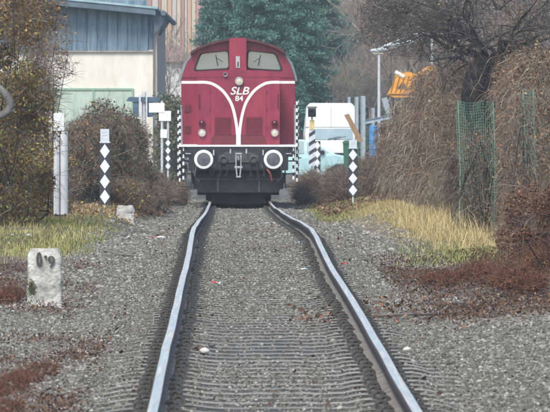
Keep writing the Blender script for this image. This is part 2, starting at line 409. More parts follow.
def keep_b(u, d, r):
    au = np.abs(u)
    on = np.abs(d-SDa[np.clip(np.searchsorted(SDa, d), 0, len(SDa)-1)]) < .14
    on |= np.abs(d-SDa[np.clip(np.searchsorted(SDa, d)-1, 0, len(SDa)-1)]) < .14
    cover = fbm((u+9)*1.1, d*.35, 71)
    mid = np.clip((d-50)/20, 0, 1)*.3
    side_ = np.clip((d-41)/10, 0, 1)*1.0*(au > .95)+np.clip((au-1.12)*3, 0, .6)
    p = np.where(au < 1.28, np.clip(.34+(cover-.5+mid)*1.8+side_*(.4+cover), .16, 1.), np.where(au < 2.2+.8*cover, 1.0, .15))
    p = np.where(np.abs(au-.7535) < .2, p*.25, p); p = np.where((d > 125) & (au > 1.8), np.maximum(p*.5, .3), p); p = np.where((d > 72) & (au > 2.3) & (d < 125), p*.12, p); p = np.where((u > 1.7) & (d > 61) & (d < 78), p*np.clip(cover*1.2-.25, .05, 1), p)
    return r < p
parts = []
for (n_, d0, d1, u0, u1, s0, s1) in ((170000, 34, 60, -2.9, 2.9, .005, .015), (140000, 60, 90, -3.6, 3.6, .007, .019), (90000, 90, 185, -3.6, 3.6, .013, .034)):
    x, d, u = sample(rng, n_, d0, d1, u0, u1, keep_b)
    sz = s0+(s1-s0)*rng.power(.4, len(x))*(1+(rng.uniform(0, 1, len(x)) < .012)*1.1)
    au = np.abs(u); out = au > 1.28; sz = np.where(out, sz*1.2, sz)
    gl = G(x, d)
    top = np.where(out, gl+sz*.3, zt(d)-.176-.024*np.clip((.56-au)/.12, 0, 1)-.02*np.clip((au-.98)/.14, 0, 1)+rng.uniform(-.010, .003, len(x)))
    dip_ = .026*np.clip((.56-au)/.12, 0, 1)+.03*np.clip((au-.98)/.14, 0, 1)
    cov_ = fbm((u+9)*1.1, d*.35, 71)
    up = (au < 1.35) & (rng.uniform(0, 1, len(x)) < np.clip(.10+(cov_-.55+np.clip((d-52)/22, 0, 1)*.40)*1.6+np.clip((d-42)/10, 0, 1)*(au > .98)*.6, .05, .75))
    sz = np.where(up & (au < 1.2), sz*.8, sz)
    top = np.where(up, zt(d)-.164-dip_+sz*rng.uniform(.05, .4, len(x)), top)
    top = np.maximum(top, gl+sz*.25)
    parts.append((np.stack([x, d, top], 1), sz))
C = np.concatenate([p[0] for p in parts]); sz = np.concatenate([p[1] for p in parts])
stones('ballast', C, sz, m_stone, rng, 'grey and white crushed ballast stones lying between and beside the rails')
def keep_r(u, d, r):
    au = np.abs(u); return (np.abs(au-.7535) > .09) & (r < np.exp(-((np.abs(au-.7535)-.12)/.07)**2)*.6)
x, d, u = sample(rng, 60000, 34, 168, -1.2, 1.2, keep_r)
stones('rusty_ballast', np.stack([x, d, zt(d)-.175+rng.uniform(-.015, .003, len(x))], 1), rng.uniform(.006, .018, len(x))*(.8+d/130), m_rusty, rng, 'dark ballast stained by rail dust close beside both rails')

# ------------------------------------------------------------------ locomotive
m_red = mat('crimson_paint', (.185, .013, .036), (.28, .028, .058), rough=.4, scale=2.2, detail=10, stretch=(1.5, 1, .6), bump=.08, bscale=3)
m_red2 = mat('crimson_louvre', (.17, .010, .022), (.22, .014, .03), rough=.6, scale=6)
m_dred = mat('dark_crimson', (.10, .008, .014), (.13, .012, .02), rough=.6, scale=6)
m_white = mat('white_paint', (.66, .66, .64), (.82, .82, .80), rough=.6, scale=4)
m_black = mat('grimy_black', (.008, .009, .011), (.026, .027, .03), rough=.65, scale=5, bump=.2)
m_blk2 = mat('buffer_rubbed_steel', (.06, .065, .075), (.11, .115, .13), rough=.5, scale=9)
m_roof = mat('cab_roof', (.045, .013, .018), (.09, .022, .028), rough=.6, scale=3)
m_grey = mat('grey_metal', (.3, .32, .33), (.42, .44, .45), rough=.5, scale=8)
m_rubber = mat('black_rubber', (.015, .015, .016), rough=.7)
m_lens = mat('headlight_glass', (.55, .50, .40), rough=.15)
m_rlens = mat('red_lamp_glass', (.08, .01, .02), rough=.15)
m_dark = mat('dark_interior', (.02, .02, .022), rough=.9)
def glass_mat(name, tint, alpha):
    m = bpy.data.materials.new(name); m.use_nodes = True; n = m.node_tree.nodes; l = m.node_tree.links
    n.remove(n['Principled BSDF']); out = n['Material Output']
    g = n.new('ShaderNodeBsdfGlossy'); g.inputs['Roughness'].default_value = .08; g.inputs['Color'].default_value = (.85, .9, .95, 1)
    df = n.new('ShaderNodeBsdfDiffuse'); df.inputs[0].default_value = (*tint, 1)
    t = n.new('ShaderNodeBsdfTransparent'); t.inputs[0].default_value = (.8, .86, .88, 1)
    a = n.new('ShaderNodeMixShader'); a.inputs[0].default_value = .45; l.new(df.outputs[0], a.inputs[1]); l.new(g.outputs[0], a.inputs[2])
    c = n.new('ShaderNodeMixShader'); c.inputs[0].default_value = alpha; l.new(t.outputs[0], c.inputs[1]); l.new(a.outputs[0], c.inputs[2]); l.new(c.outputs[0], out.inputs[0])
    return m
m_glass = glass_mat('sky_tinted_cab_glass', (.17, .29, .36), .5)  # bluish diffuse tint stands in for sky reflected in the panes
LD = 165.0
loco = thing('diesel_locomotive', 'crimson red diesel locomotive with white curved stripes and ringed buffers standing on the track', 'locomotive', (float(cx(LD+5)), LD, -.385), -.0073*-1)
# the locomotive points along the track: local x right, y away from the camera, z up from the rail top
HX, HY = 1.04, 1.15
hp = [(-HX, 1.425), (-HX, 3.08)]
for i in range(1, 7):
    q = R(180-90*i/6); hp.append((-HX+.22+.22*math.cos(q), 3.08+.19*math.sin(q)))
hp += [(0, 3.31)]+[(-x, z) for x, z in reversed(hp)]
hood = MB().prism(hp, HY, 5.35).build('hood', m_red, loco, bevel=.0, smooth=True)
MB().prism([(x*.985, z) for x, z in hp], 8.02, 11.2).build('rear_hood', m_red, loco, smooth=True)
# panel seams and doors on the hood sides
for k in range(5):
    for s in (-1, 1):
        MB().box(s*HX-.006, s*HX+.006, 1.45+k*.78, 2.13+k*.78, 1.6, 2.9).build('hood_door', m_red, hood)
MB().box(-HX+.02, HX-.02, HY-.004, HY+.002, 3.115, 3.127).build('hood_seam', m_dred, hood)
for s in (-1, 1):
    MB().box(s*.70-.004, s*.70+.004, HY-.003, HY+.002, 1.44, 2.9).build('hood_seam', m_dred, hood)
    MB().tube([(s*.99, HY-.02, 2.35), (s*.99, HY-.07, 2.37), (s*.99, HY-.07, 2.68), (s*.99, HY-.02, 2.7)], .011, 6).build('grab_handle', m_dred, hood)
    for k in range(3): MB().tube([(s*.715, HY-.012, 1.8+k*.45), (s*.715, HY-.012, 1.88+k*.45)], .011, 6).build('hinge', m_red2, hood)
# front louvres
for s in (-1, 1):
    g = MB().box(s*.39-.215, s*.39+.215, HY-.012, HY, 1.66, 2.13).build('grille', m_red2, hood)
    g2 = MB()
    for k in range(12): g2.box(s*.39-.2, s*.39+.2, HY-.022, HY-.011, 1.68+k*.037, 1.695+k*.037)
    g2.build('louvre', m_dred, g)
plate('step_recess', [rpoly([(-.7, 1.45), (.7, 1.45), (.66, 1.63), (.6, 1.67), (-.6, 1.67), (-.66, 1.63)], .03)], HY-.006, .012, m_dred, hood)
MB().box(-.055, .055, HY-.018, HY-.0135, 1.425, 1.70).build('white_stripe', m_white, hood)
# lamps
def lamp(x, z, r, m, y=HY, nm='headlight'):
    a = MB().lathe([(r*1.25, 0), (r*1.3, -.05), (r*1.15, -.09), (r, -.09), (r*.98, -.07)], (x, y, z), 'Y', 20).build(nm, m_grey if r > .07 else m_dred, hood, smooth=True)
    MB().lathe([(r, -.072), (r*.6, -.088), (.001, -.094)], (x, y, z), 'Y', 20).build('lens', m, a, smooth=True)
lamp(.02, 3.02, .085, m_lens)
for s in (-1, 1):
    lamp(s*.915, 1.72, .076, m_lens); lamp(s*.915, 1.96, .068, m_rlens, nm='tail_lamp')
MB().tube([(-.33, HY+.02, 3.13), (-.33, HY+.02, 3.2)], .02, 8).lathe([(.02, .0), (.05, -.1), (.055, -.1)], (-.33, HY+.02, 3.19), 'Y', 10).build('horn', m_grey, hood)
# white stripes curving down the nose
def band(pts, wd, y0, th=.004):
    L, Rr = [], []
    for i, p in enumerate(pts):
        a = Vector(pts[max(i-1, 0)]); b_ = Vector(pts[min(i+1, len(pts)-1)]); t = (b_-a).normalized(); nn = Vector((-t.y, t.x))*wd/2
        L.append(tuple(Vector(p)+nn)); Rr.append(tuple(Vector(p)-nn))
    return L, Rr
def catm(pts, k=8):
    out = []; q = [pts[0]]+list(pts)+[pts[-1]]
    for i in range(1, len(q)-2):
        p0, p1, p2, p3 = map(Vector, q[i-1:i+3])
        for j in range(k):
            t = j/k; out.append(tuple(.5*((2*p1)+(p2-p0)*t+(2*p0-5*p1+4*p2-p3)*t*t+(3*p1-p0-3*p2+p3)*t**3)))
    out.append(tuple(q[-1])); return out
def pz(py, d): return H-(py-PY0)*d/F+.385
def lx(px, d): return (px-240.6)*d/F
for s in (-1, 1):
    pts = catm([(-1.04, pz(82.3, 166)), (-.84, pz(82.3, 166)), (lx(215, 166), pz(84, 166)), (lx(224, 166), pz(90, 166)), (lx(231, 166), pz(99, 166)), (lx(235, 166), pz(108, 166)), (lx(238, 166), pz(121, 166)), (-.025, pz(134, 166)), (-.025, 1.43)])
    pts = [(x*-s, z) for x, z in pts]; L, Rr = band(pts, .072, HY)
    b = MB(); k = len(L); yo = HY-.0035-(.0022 if s > 0 else 0)
    b.v = [(x, yo, z) for x, z in L]+[(x, yo, z) for x, z in Rr]
    b.f = [(i, i+1, k+i+1, k+i) for i in range(k-1)]; b.m = [0]*(k-1)
    b.build('white_stripe', m_white, hood)
    MB().box(s*HX-.004, s*HX+.004, HY+.05, 5.3, pz(83.7, 166), pz(81, 166)).build('white_stripe', m_white, hood)
text('lettering', 'SLB', .27, (0.02, HY-.006, pz(91.2, 166)), m_white, hood, shear=.25, off=.004, sx=1.15)
text('lettering', '84', .19, (0.02, HY-.006, pz(98.7, 166)), m_white, hood, off=.003, sx=1.1)
# cab
CY = 5.4; CDp = LD+CY
def zc(py): return pz(py, CDp)
def xc(px): return (px-240.6)*CDp/F
halfL = [(-1.47, 1.425), (-1.47, zc(82)), (-1.44, zc(76)), (-1.30, zc(62)), (xc(197.5), zc(51)), (xc(212), zc(45)), (xc(226), zc(41)), (0, zc(39))]
outl = halfL+[(-x, z) for x, z in reversed(halfL[:-1])]
winL = rpoly([(xc(196.5), zc(70.5)), (xc(203), zc(53.5)), (xc(231), zc(50.5)), (xc(232), zc(68.5))], .09)
winR = [(-x, z) for x, z in winL]
cab = plate('cab', [outl, winL, winR], CY+.03, .06, m_red, loco)
plate('cab_rear_wall', [outl, winL, winR], CY+2.55, .06, m_red, loco)
sides = MB()
for s in (-1, 1):
    pl = [(abs(x)*s, z) for x, z in halfL[:5]]
    sp_w = (CY+.5, CY+1.1)
    for (a, c) in zip(pl[:-1], pl[1:]):
        n1 = Vector((c[1]-a[1], 0, -(c[0]-a[0]))).normalized()*.03
        sides.add([(a[0], CY+.062, a[1]), (c[0], CY+.062, c[1]), (c[0], CY+2.518, c[1]), (a[0], CY+2.518, a[1])], [(0, 1, 2, 3)])
sides.build('cab_side', m_red, loco)
for s, wn in ((-1, winL), (1, winR)):
    ctr = Vector((sum(p[0] for p in wn)/len(wn), sum(p[1] for p in wn)/len(wn)))
    inn = [tuple(ctr+(Vector(p)-ctr)*.985) for p in wn]; out2 = [tuple(ctr+(Vector(p)-ctr)*1.06) for p in wn]; inn2 = [tuple(ctr+(Vector(p)-ctr)*.94) for p in wn]
    f_ = plate('window', [out2, inn2], CY-.008, .018, m_rubber, cab)
    plate('pane', [inn], CY+.03, .006, m_glass, f_)
    MB().tube([(s*.52, CY-.03, zc(66)), (s*.58, CY-.03, zc(55))], .012, 5).tube([(s*.40, CY-.035, zc(62)), (s*.56, CY-.035, zc(58))], .008, 5).build('wiper', m_rubber, f_)
    plate('window', [inn], CY+2.55, .006, m_glass, cab)
    # strip on the cab front, hatches, side marks
    MB().box(*sorted((s*1.465, s*1.045)), CY-.006, CY-.001, zc(83.7), zc(81)).build('white_stripe', m_white, cab)
    MB().box(*sorted((s*1.06, s*1.46)), CY-.012, CY-.001, zc(78), zc(77.2)).build('rain_strip', m_dred, cab)
for (a, b2, c, d2) in ((187, 193, 105, 112), (187, 193, 126, 133)):
    MB().box(xc(a), xc(b2), CY-.03, CY-.001, zc(d2), zc(c)).build('hatch', m_dred, cab)
for s in (-1, 1):
    MB().prism([(s*1.475, zc(81)), (s*1.455, zc(76)), (s*1.315, zc(62)), (xc(240.6+43)*s, zc(52)), (xc(240.6+47)*s, zc(53)), (s*1.41, zc(63)), (s*1.52, zc(77)), (s*1.53, zc(81))], CY+.25, CY+1.4).build('side_window', mat('dull_side_glass', (.16, .2, .21), (.24, .28, .3), rough=.3), cab)
for s in (-1, 1):
    MB().box(s*.6-.28, s*.6+.28, CY+.35, CY+.7, zc(78), zc(66)).build('desk', m_dark, cab)
    MB().box(s*.75-.2, s*.75+.2, CY+1.3, CY+1.42, zc(80), zc(60)).build('seat_back', m_dark, cab)
# roof
rf = MB(); ptsr = [(xc(192.5), zc(52.5)), (xc(200), zc(47.3)), (xc(211), zc(43)), (xc(224), zc(39.8)), (0, zc(37.5))]
ptsr = ptsr+[(-x, z) for x, z in reversed(ptsr[:-1])]
rf.prism(ptsr+[(x*.985, z-.06) for x, z in reversed(ptsr)], CY-.22, CY+2.8); roof = rf.build('roof', m_roof, loco, smooth=True)
for (px_, h_) in ((205, .16), (222, .1), (236, .14), (249, .2), (277, .15)):
    MB().tube([(xc(px_), CY+.3, zc(44+abs(px_-240)*.06)), (xc(px_), CY+.3, zc(44)+h_+.02-abs(px_-240)*.0012)], [.03, .02], 6).build('roof_aerial', m_black, roof)
# exhaust casing in front of the cab
ex = MB().prism(rrect(-.23, .21, 3.2, zc(38.2), .06), CY-.6, CY-.23).build('exhaust_casing', m_red, loco, smooth=True)
MB().box(-.06, .045, CY-.63, CY-.6, zc(68), zc(56.5)).build('casing_marker', m_grey, ex)
MB().box(-.02, .01, CY-.635, CY-.63, zc(67), zc(62)).build('casing_slot', m_dark, ex)
# walkway, frame
MB().box(-1.47, 1.47, .6, 11.5, 1.375, 1.42).build('walkway', m_white, loco)
fr = MB().box(-1.25, 1.25, .62, .72, .78, 1.37).box(-1.05, 1.05, .72, 11.4, .75, 1.37).box(-1.42, 1.42, .66, .8, 1.12, 1.37).build('buffer_beam', m_black, loco, bevel=.01)
for s in (-1, 1):
    bu = MB().lathe([(.17, .62), (.17, .45), (.13, .44), (.13, .2), (.09, .19), (.09, .04), (.2, .03)], (s*.87, 0, 1.06), 'Y', 20).build('buffer', m_black, fr, smooth=True)
    MB().lathe([(.16, -.012), (.235, -.0), (.24, .02), (.235, .045), (.16, .05)], (s*.87, 0, 1.06), 'Y', 28).build('buffer_ring', m_white, bu, smooth=True)
    MB().lathe([(.17, -.014), (.1, -.024), (.001, -.03)], (s*.87, 0, 1.06), 'Y', 28).build('buffer_face', m_blk2, bu, smooth=True)
    # socket rings beside the hook
    MB().lathe([(.11, .0), (.11, -.05), (.07, -.06), (.07, .0)], (s*.375, .6, 1.06), 'Y', 16).build('socket', m_steel, fr, smooth=True)
    # hoses
    for hx, l_ in ((s*.46, .42), (s*.28, .3), (s*.62, .3)):
        MB().tube([(hx, .6, .95), (hx, .45, .93), (hx+.02, .42, .8), (hx+.03*s, .46, .95-l_)], .022, 7).lathe([(.035, 0), (.035, .06), (.0, .06)], (hx+.03*s, .46, .93-l_), n=8).build('brake_hose', m_rubber, fr, smooth=True)
MB().tube(catm([(-1.1, .58, .95), (-1.12, .5, .7), (-1.0, .48, .45), (-.85, .48, .4), (-.72, .5, .6), (-.7, .58, .9)]), .018, 6).build('jumper_cable', m_rubber, fr, smooth=True)
plate('coupler_plate', [rpoly([(-.52, .98), (.52, .98), (.5, 1.16), (.25, 1.26), (-.25, 1.26), (-.5, 1.16)], .04), rrect(-.08, .08, 1.0, 1.12, .02)], .6, .03, m_steel, fr)
hk = MB().tube([(0, .62, 1.06), (0, .4, 1.06), (0, .3, 1.12), (0, .27, 1.05), (0, .34, 1.0)], [.05, .05, .04, .035, .02], 8)
hk.build('draw_hook', m_blk2, fr, smooth=True)
lk = MB()
for x in (-.06, .06): lk.tube([(x, .36, 1.2), (x, .34, .88), (x*.6, .36, .62)], .018, 6)
lk.tube([(-.08, .34, 1.2), (.08, .34, 1.2)], .02, 6).tube([(-.1, .35, .86), (.1, .35, .86)], .028, 6).tube([(-.06, .36, .62), (.06, .36, .62)], .02, 6)
lk.build('screw_coupling', m_grey, fr, smooth=True)
for hx, hz_, ln_ in ((-.62, 1.28, .12), (.62, 1.28, .12), (-.2, 1.3, .1), (.2, 1.3, .1)):
    MB().tube([(hx, .6, hz_), (hx, .5, hz_), (hx, .48, hz_-ln_)], .02, 6).build('air_tap', m_grey, fr)
for s in (-1, 1):
    MB().tube([(s*1.05, .6, 1.0), (s*1.05, .5, .98), (s*1.1, .5, .62), (s*.98, .55, .5)], .02, 6).build('brake_hose', m_blk2, fr, smooth=True)
    MB().tube([(s*1.2, .64, 1.2), (s*1.2, .56, 1.2), (s*1.32, .56, 1.2), (s*1.32, .64, 1.2)], .014, 6).build('shunter_handle', m_grey, fr)
    MB().box(s*.62-.05, s*.62+.05, .60, .619, .84, .93).build('lashing_plate', m_blk2, fr)
    MB().box(*sorted((s*.2, s*1.05)), .88, .899, .55, .575).box(*sorted((s*.5, s*.54)), .88, .899, .24, .7).build('plough_rib', m_blk2, fr)
    for k in range(7): MB().lathe([(.012, 0), (.012, -.008), (.001, -.01)], (s*(.2+.15*k), .62, 1.33), 'Y', 8).build('rivet', m_blk2, fr)
MB().tube([(.72, .6, .8), (.8, .5, .7), (.84, .5, .52)], .022, 6).build('brake_hose', mat('faded_red_hose', (.3, .06, .04), rough=.6), fr)
# plough, bogies, wheels
MB().prism(rpoly([(-1.18, .5), (-1.2, .72), (1.2, .72), (1.18, .5), (1.0, .22), (-1.0, .22)], .05), .9, .98).build('snow_plough', m_black, loco)
for y0 in (1.7, 7.6):
    bg_ = MB()
    for s in (-1, 1): bg_.box(s*1.02-.07, s*1.02+.07, y0-.1, y0+3.2, .42, .78); bg_.box(s*1.02-.12, s*1.02+.12, y0+.25, y0+.75, .3, .62); bg_.box(s*1.02-.12, s*1.02+.12, y0+2.35, y0+2.85, .3, .62)
    bg_.box(-1, 1, y0-.05, y0+.1, .4, .7); bo = bg_.build('bogie', m_black, loco)
    for yy in (y0+.5, y0+2.6):
        wh = MB().tube([(-.72, yy, .475), (.72, yy, .475)], .08, 10)
        for s in (-1, 1): wh.lathe([(.0, s*.68), (.5, s*.68), (.5, s*.71), (.475, s*.72), (.47, s*.82), (.4, s*.83), (.0, s*.80)], (0, yy, .475), 'X', 28)
        wh.build('wheelset', m_steel, bo, smooth=True)
MB().prism([(-.66, -.06), (.66, -.06), (.66, .1), (.95, .25), (.95, .5), (-.95, .5), (-.95, .25), (-.66, .1)], 1.35, 1.45).build('guard_and_shade_plate', m_black, loco)  # guard drawn low and black to stand in for shade under the locomotive
MB().box(-1.05, 1.05, 4.4, 7.2, .12, 1.0).build('fuel_tank', m_black, loco)
# steps and black and white ringed handrails
def striped_rail(x, y, z0, z1, nm='handrail', r=.026):
    b = MB(); k = max(3, int((z1-z0)/.085))
    for i in range(k): b.tube([(x, y, z0+(z1-z0)*i/k), (x, y, z0+(z1-z0)*(i+1)/k)], r, 8, mi=i % 2)
    return b.build(nm, [m_white, m_black], loco)
for s in (-1, 1):
    st = MB()
    for z in (.35, .68, 1.0): st.box(*sorted((s*1.18, s*1.45)), .8, 1.1, z, z+.03)
    st.box(*sorted((s*1.16, s*1.19)), .78, 1.12, .33, 1.38).build('steps', m_black, loco)
    striped_rail(s*1.47, .78, .5, 2.25 if s < 0 else 2.6); striped_rail(s*1.54, 5.2, .6, 2.3 if s < 0 else 2.65)
    striped_rail(s*1.38, .68, .55, 1.36)
    st2 = MB()
    for y in (1.2, 2.6, 4.0): st2.tube([(s*1.44, y, 1.42), (s*1.44, y, 2.4)], .018, 6)
    st2.tube([(s*1.44, .8, 2.4), (s*1.44, 5.1, 2.4)], .02, 6); st2.build('handrail', m_grey, loco)

# ------------------------------------------------------------------ marker posts, stones
m_galv = mat('galvanised_steel', (.42, .44, .46), (.6, .62, .64), rough=.5, scale=7, stretch=(4, 4, 1))
m_conc = mat('weathered_concrete', (.35, .34, .32), (.6, .59, .56), rough=.9, scale=9, bump=.5, bscale=50)
m_plate = mat('grey_plate', (.45, .5, .55), (.58, .62, .66), rough=.6, scale=7)
m_wplate = mat('white_sheet', (.72, .73, .74), (.84, .85, .86), rough=.55, scale=5)
m_bplate = mat('black_sheet', (.015, .02, .025), (.04, .045, .05), rough=.6, scale=5)
m_dia = mat('reflective_white', (.62, .66, .72), (.74, .78, .83), rough=.5, scale=12)
def diamond_post(px, d, ytop, yplate, yfoot, wpx, label, n=4, group='diamond marker posts', topplate=True):
    s_ = sc(d); foot = P(px, yfoot, d); t = thing('marker_post', label, 'marker post', (foot.x, d, gz(foot.x, d)), group=group)
    z0 = foot.z-t.location.z; hb = (yfoot-yplate)/s_; wd = wpx/s_; e = .06
    MB().tube([(0, .03, -.2), (0, .03, z0+hb+(.25 if topplate else 0))], .025, 8).build('post', m_galv, t)
    b = MB().box(-wd/2, wd/2, -.008, .0, z0+e, z0+hb).build('board', m_bplate, t, bevel=.003)
    dh = (hb-e)/n
    for i in range(n):
        zc_ = z0+e+dh*(i+.5); m_ = MB()
        hx, hz = wd*.47, dh*.47
        m_.prism([(-hx, zc_), (0, zc_-hz), (hx, zc_), (0, zc_+hz)], -.0125, -.0095).build('diamond', m_dia, b)
    if topplate:
        tp = MB().box(-wd*.42, wd*.42, -.01, 0, z0+hb+.01, z0+hb+(yplate-ytop)/s_).box(-wd*.5, wd*.5, -.012, -.001, z0+hb+.01, z0+hb+.035).build('number_plate', m_plate, t)
        for zz in (.55, .75): MB().box(-wd*.22, wd*.22, -.0135, -.0105, z0+hb+(yplate-ytop)/s_*zz, z0+hb+(yplate-ytop)/s_*zz+.018).build('plate_mark', m_galv, tp)
    return t
diamond_post(104.8, 124, 129, 143.5, 207.5, 10.5, 'diamond board with grey plate on top left of the track by the mounded bush')
diamond_post(353, 165, 140, 149, 198.5, 9.2, 'black board with four white diamonds standing in grass right of the locomotive')
diamond_post(317.3, 215, 134, 141, 178, 6.5, 'distant diamond board in front of the pale turquoise car', topplate=False)
diamond_post(168, 200, 134, 139, 172, 5.5, 'distant diamond board beside the white signs left of the locomotive', topplate=False)
# striped warning board with a dark lantern
d = 212; t = thing('striped_warning_post', 'diagonally striped black and white board with yellow panel and dark lantern', 'warning post', (P(312, 178, d).x, d, gz(P(312, 178, d).x, d)))
z_ = lambda py: P(0, py, d).z-t.location.z
s_ = sc(d)
MB().tube([(0, .04, -.1), (0, .04, z_(112))], .03, 8).build('post', m_galv, t)
bd = MB().box(-.105, .105, -.008, 0, z_(166), z_(131)).build('board', m_plate, t)
for k in range(4):
    zc_ = z_(162-k*9); MB().prism([(-.10, zc_-.08), (.10, zc_+.05), (.10, zc_+.17), (-.10, zc_+.04)], -.0125, -.0095).build('stripe', m_bplate, bd)
m_yel = mat('yellow_sheet', (.55, .42, .16), (.62, .5, .24), rough=.6)
MB().box(-.08, .08, -.01, 0, z_(129.5), z_(120)).build('yellow_panel', m_yel, t)
ln = MB().box(-.13, .13, -.12, .1, z_(117), z_(108)).lathe([(.09, 0), (.1, -.1), (.085, -.1)], (0, -.11, z_(112.5)), 'Y', 12).box(-.16, .16, -.14, .12, z_(107.8), z_(106.6)).build('lantern', m_black, t)
# white topped double channel post on the left
d = 106; ft = P(60.5, 221, d); t = thing('cable_post', 'tall grey post of two half round channels with a white box on top', 'post', (ft.x, d, gz(ft.x, d)))
z_ = lambda py: P(0, py, d).z-t.location.z
m_chan = mat('pale_channel', (.6, .61, .61), (.74, .75, .75), rough=.55, scale=3, stretch=(6, 6, 1.2))
for x, r in ((-.062, .05), (.058, .062)):
    b = MB(); n_ = 10; zb, zt_ = z_(214.5), z_(131.5)
    for z in (zb, zt_):
        for i in range(n_+1):
            q = math.pi+math.pi*i/n_; b.v.append((x+r*math.cos(q), r*math.sin(q)*1.0, z))
        for i in range(n_+1):
            q = 2*math.pi-math.pi*i/n_; b.v.append((x+(r-.006)*math.cos(q), (r-.006)*math.sin(q), z))
    k = 2*(n_+1)
    for i in range(k): b.f.append((i, (i+1) % k, k+(i+1) % k, k+i)); b.m.append(0)
    b.build('channel', m_chan, t, smooth=True)
MB().tube([(.0, .01, -.15), (.0, .01, z_(131))], .022, 8).build('pole', m_steel, t)
MB().box(-.1, .1, .0, .012, z_(216), z_(213)).tube([(-.075, -.06, z_(214)), (-.075, .02, z_(214))], .013, 6).tube([(.075, -.07, z_(214)), (.075, .02, z_(214))], .013, 6).box(-.12, .13, .0, .012, z_(135), z_(131)).tube([(-.08, -.06, z_(133)), (-.08, .02, z_(133))], .013, 6).tube([(.085, -.07, z_(133)), (.085, .02, z_(133))], .013, 6).build('bracket', m_steel, t)
MB().prism(rrect(-.115+.005, .06, z_(131), z_(113), .02), -.05, .03).build('white_box', m_wplate, t)
# hectometre stone
m_stonew = mat('whitewashed_stone', (.22, .22, .19), (.60, .59, .55), rough=.9, scale=7, bump=.7, bscale=35, c3=(.74, .73, .70), detail=9)
m_moss = mat('moss', (.07, .08, .04), (.16, .17, .1), rough=1, scale=30)
m_num = mat('faded_black_number', (.03, .03, .028), (.09, .09, .085), rough=.9, scale=30)
d = 61.5; ft = P(44.5, 304, d); t = thing('distance_stone', 'whitewashed weathered stone marked 0.9 standing in gravel left of the track', 'marker stone', (ft.x, d, gz(ft.x, d)-.01), R(3))
s_ = sc(d); z_ = lambda py: P(0, py, d).z-t.location.z
def stone_body(poly, y0, y1, seed, amp=.006, nz=14):
    # slab with rough surface: rows of rounded-rectangle sections between a bottom and a top outline
    r_ = np.random.default_rng(seed); b = MB(); n_ = 24
    for i in range(nz+1):
        t_ = i/nz; w_, dd, z = poly(t_)
        for j in range(n_):
            q = 2*math.pi*j/n_; c, s2 = math.cos(q), math.sin(q); pw = .35
            x = w_*math.copysign(abs(c)**pw, c)+r_.normal()*amp; y = dd*math.copysign(abs(s2)**pw, s2)+r_.normal()*amp
            b.v.append((x, y, z+(r_.normal()*amp if 0 < i else 0)))
    for i in range(nz):
        for j in range(n_): b.f.append((i*n_+j, i*n_+(j+1) % n_, (i+1)*n_+(j+1) % n_, (i+1)*n_+j)); b.m.append(0)
    b.f.append(tuple(reversed(range(n_)))); b.f.append(tuple(nz*n_+j for j in range(n_))); b.m += [0, 0]
    return b
hh = z_(248.5)
def pf(t_):
    w_ = np.interp(t_, [0, .12, .18, .5, .92, 1], [.186, .18, .165, .157, .160, .128]); return float(w_), float(np.interp(t_, [0, .9, 1], [.085, .075, .05])), -.08+(hh+.08)*t_
bd = stone_body(pf, 0, 0, 3, .0035).build('stone_body', m_stonew, t, smooth=True)
for ch, x, z in (('0', -.052, z_(260)), ('·', .008, z_(257.5)), ('9', .062, z_(262))):
    text('painted_number', ch, .175 if ch == '0' else .15, (x, -.093, z), m_num, bd, off=.0 if ch == '9' else .006, sx=.6 if ch == '0' else 1.0, depth=.012)
r_ = np.random.default_rng(4); C = np.stack([-.125+r_.normal(size=260)*.02, np.full(260, -.0835), z_(288)+r_.normal(size=260)*.035], 1)
V_, F_ = leaves(C, .008, r_, asp=.9); npmesh('moss', V_, F_, m_moss, bd)
# low concrete block
d = 115; ft = P(125.5, 220, d); t0 = stone_body(lambda q: (float(np.interp(q, [0, .8, 1], [.16, .155, .13])), .1, -.08+(.08+P(0, 205.5, d).z-gz(ft.x, d))*q), 0, 0, 8, .006).build('concrete_block', m_conc, None, smooth=True)
t0.location = (ft.x, d, gz(ft.x, d)); tag(t0, 'low pale concrete block sitting at the gravel edge left of the track', 'concrete block')

# ------------------------------------------------------------------ signs and cabinet left of the locomotive
d = 205
t = thing('signal_cabinet_mast', 'dark blue box with side arms on a grey mast in front of the cream building', 'signal mast', (P(144, 170, d).x, d, gz(P(144, 170, d).x, d)))
z_ = lambda py: P(0, py, d).z-t.location.z
x_ = lambda px: P(px, 0, d).x-t.location.x
m_blue = mat('dark_blue_paint', (.045, .09, .14), (.08, .13, .19), rough=.6, scale=5)
MB().tube([(0, 0, -.1), (0, 0, z_(92))], .07, 10).build('mast', m_galv, t)
MB().box(x_(133), x_(140), -.1, .2, z_(117), z_(97)).box(x_(146.5), x_(153), -.1, .2, z_(117), z_(97)).build('signal_box', m_blue, t, bevel=.02)
MB().prism([(x_(126), z_(101)), (x_(129), z_(97)), (x_(158), z_(97)), (x_(160), z_(101)), (x_(154), z_(102)), (x_(133), z_(102))], -.13, -.11).build('arm', m_blue, t)
MB().box(x_(139), x_(141), -.2, -.14, z_(117), z_(95)).box(x_(146), x_(147.5), -.2, -.14, z_(117), z_(95)).build('bracket', m_galv, t)
d = 203; t = thing('sign_post', 'three blank white plates on a grey post left of the locomotive', 'sign', (P(162, 172, d).x, d, gz(P(162, 172, d).x, d)))
z_ = lambda py: P(0, py, d).z-t.location.z
x_ = lambda px: P(px, 0, d).x-t.location.x
MB().tube([(0, 0.03, -.1), (0, .03, z_(101))], .04, 8).tube([(x_(168), .05, -.1), (x_(168), .05, z_(112))], .035, 8).build('post', m_galv, t)
for a, b2, c, e in ((149, 164.5, 103, 112.5), (159, 171, 111, 121), (160.5, 167, 129.5, 138)):
    MB().box(x_(a), x_(b2), -.03 if a > 150 else -.045, -.01 if a > 150 else -.035, z_(e), z_(c)).build('sign_plate', m_wplate, t, bevel=.004)

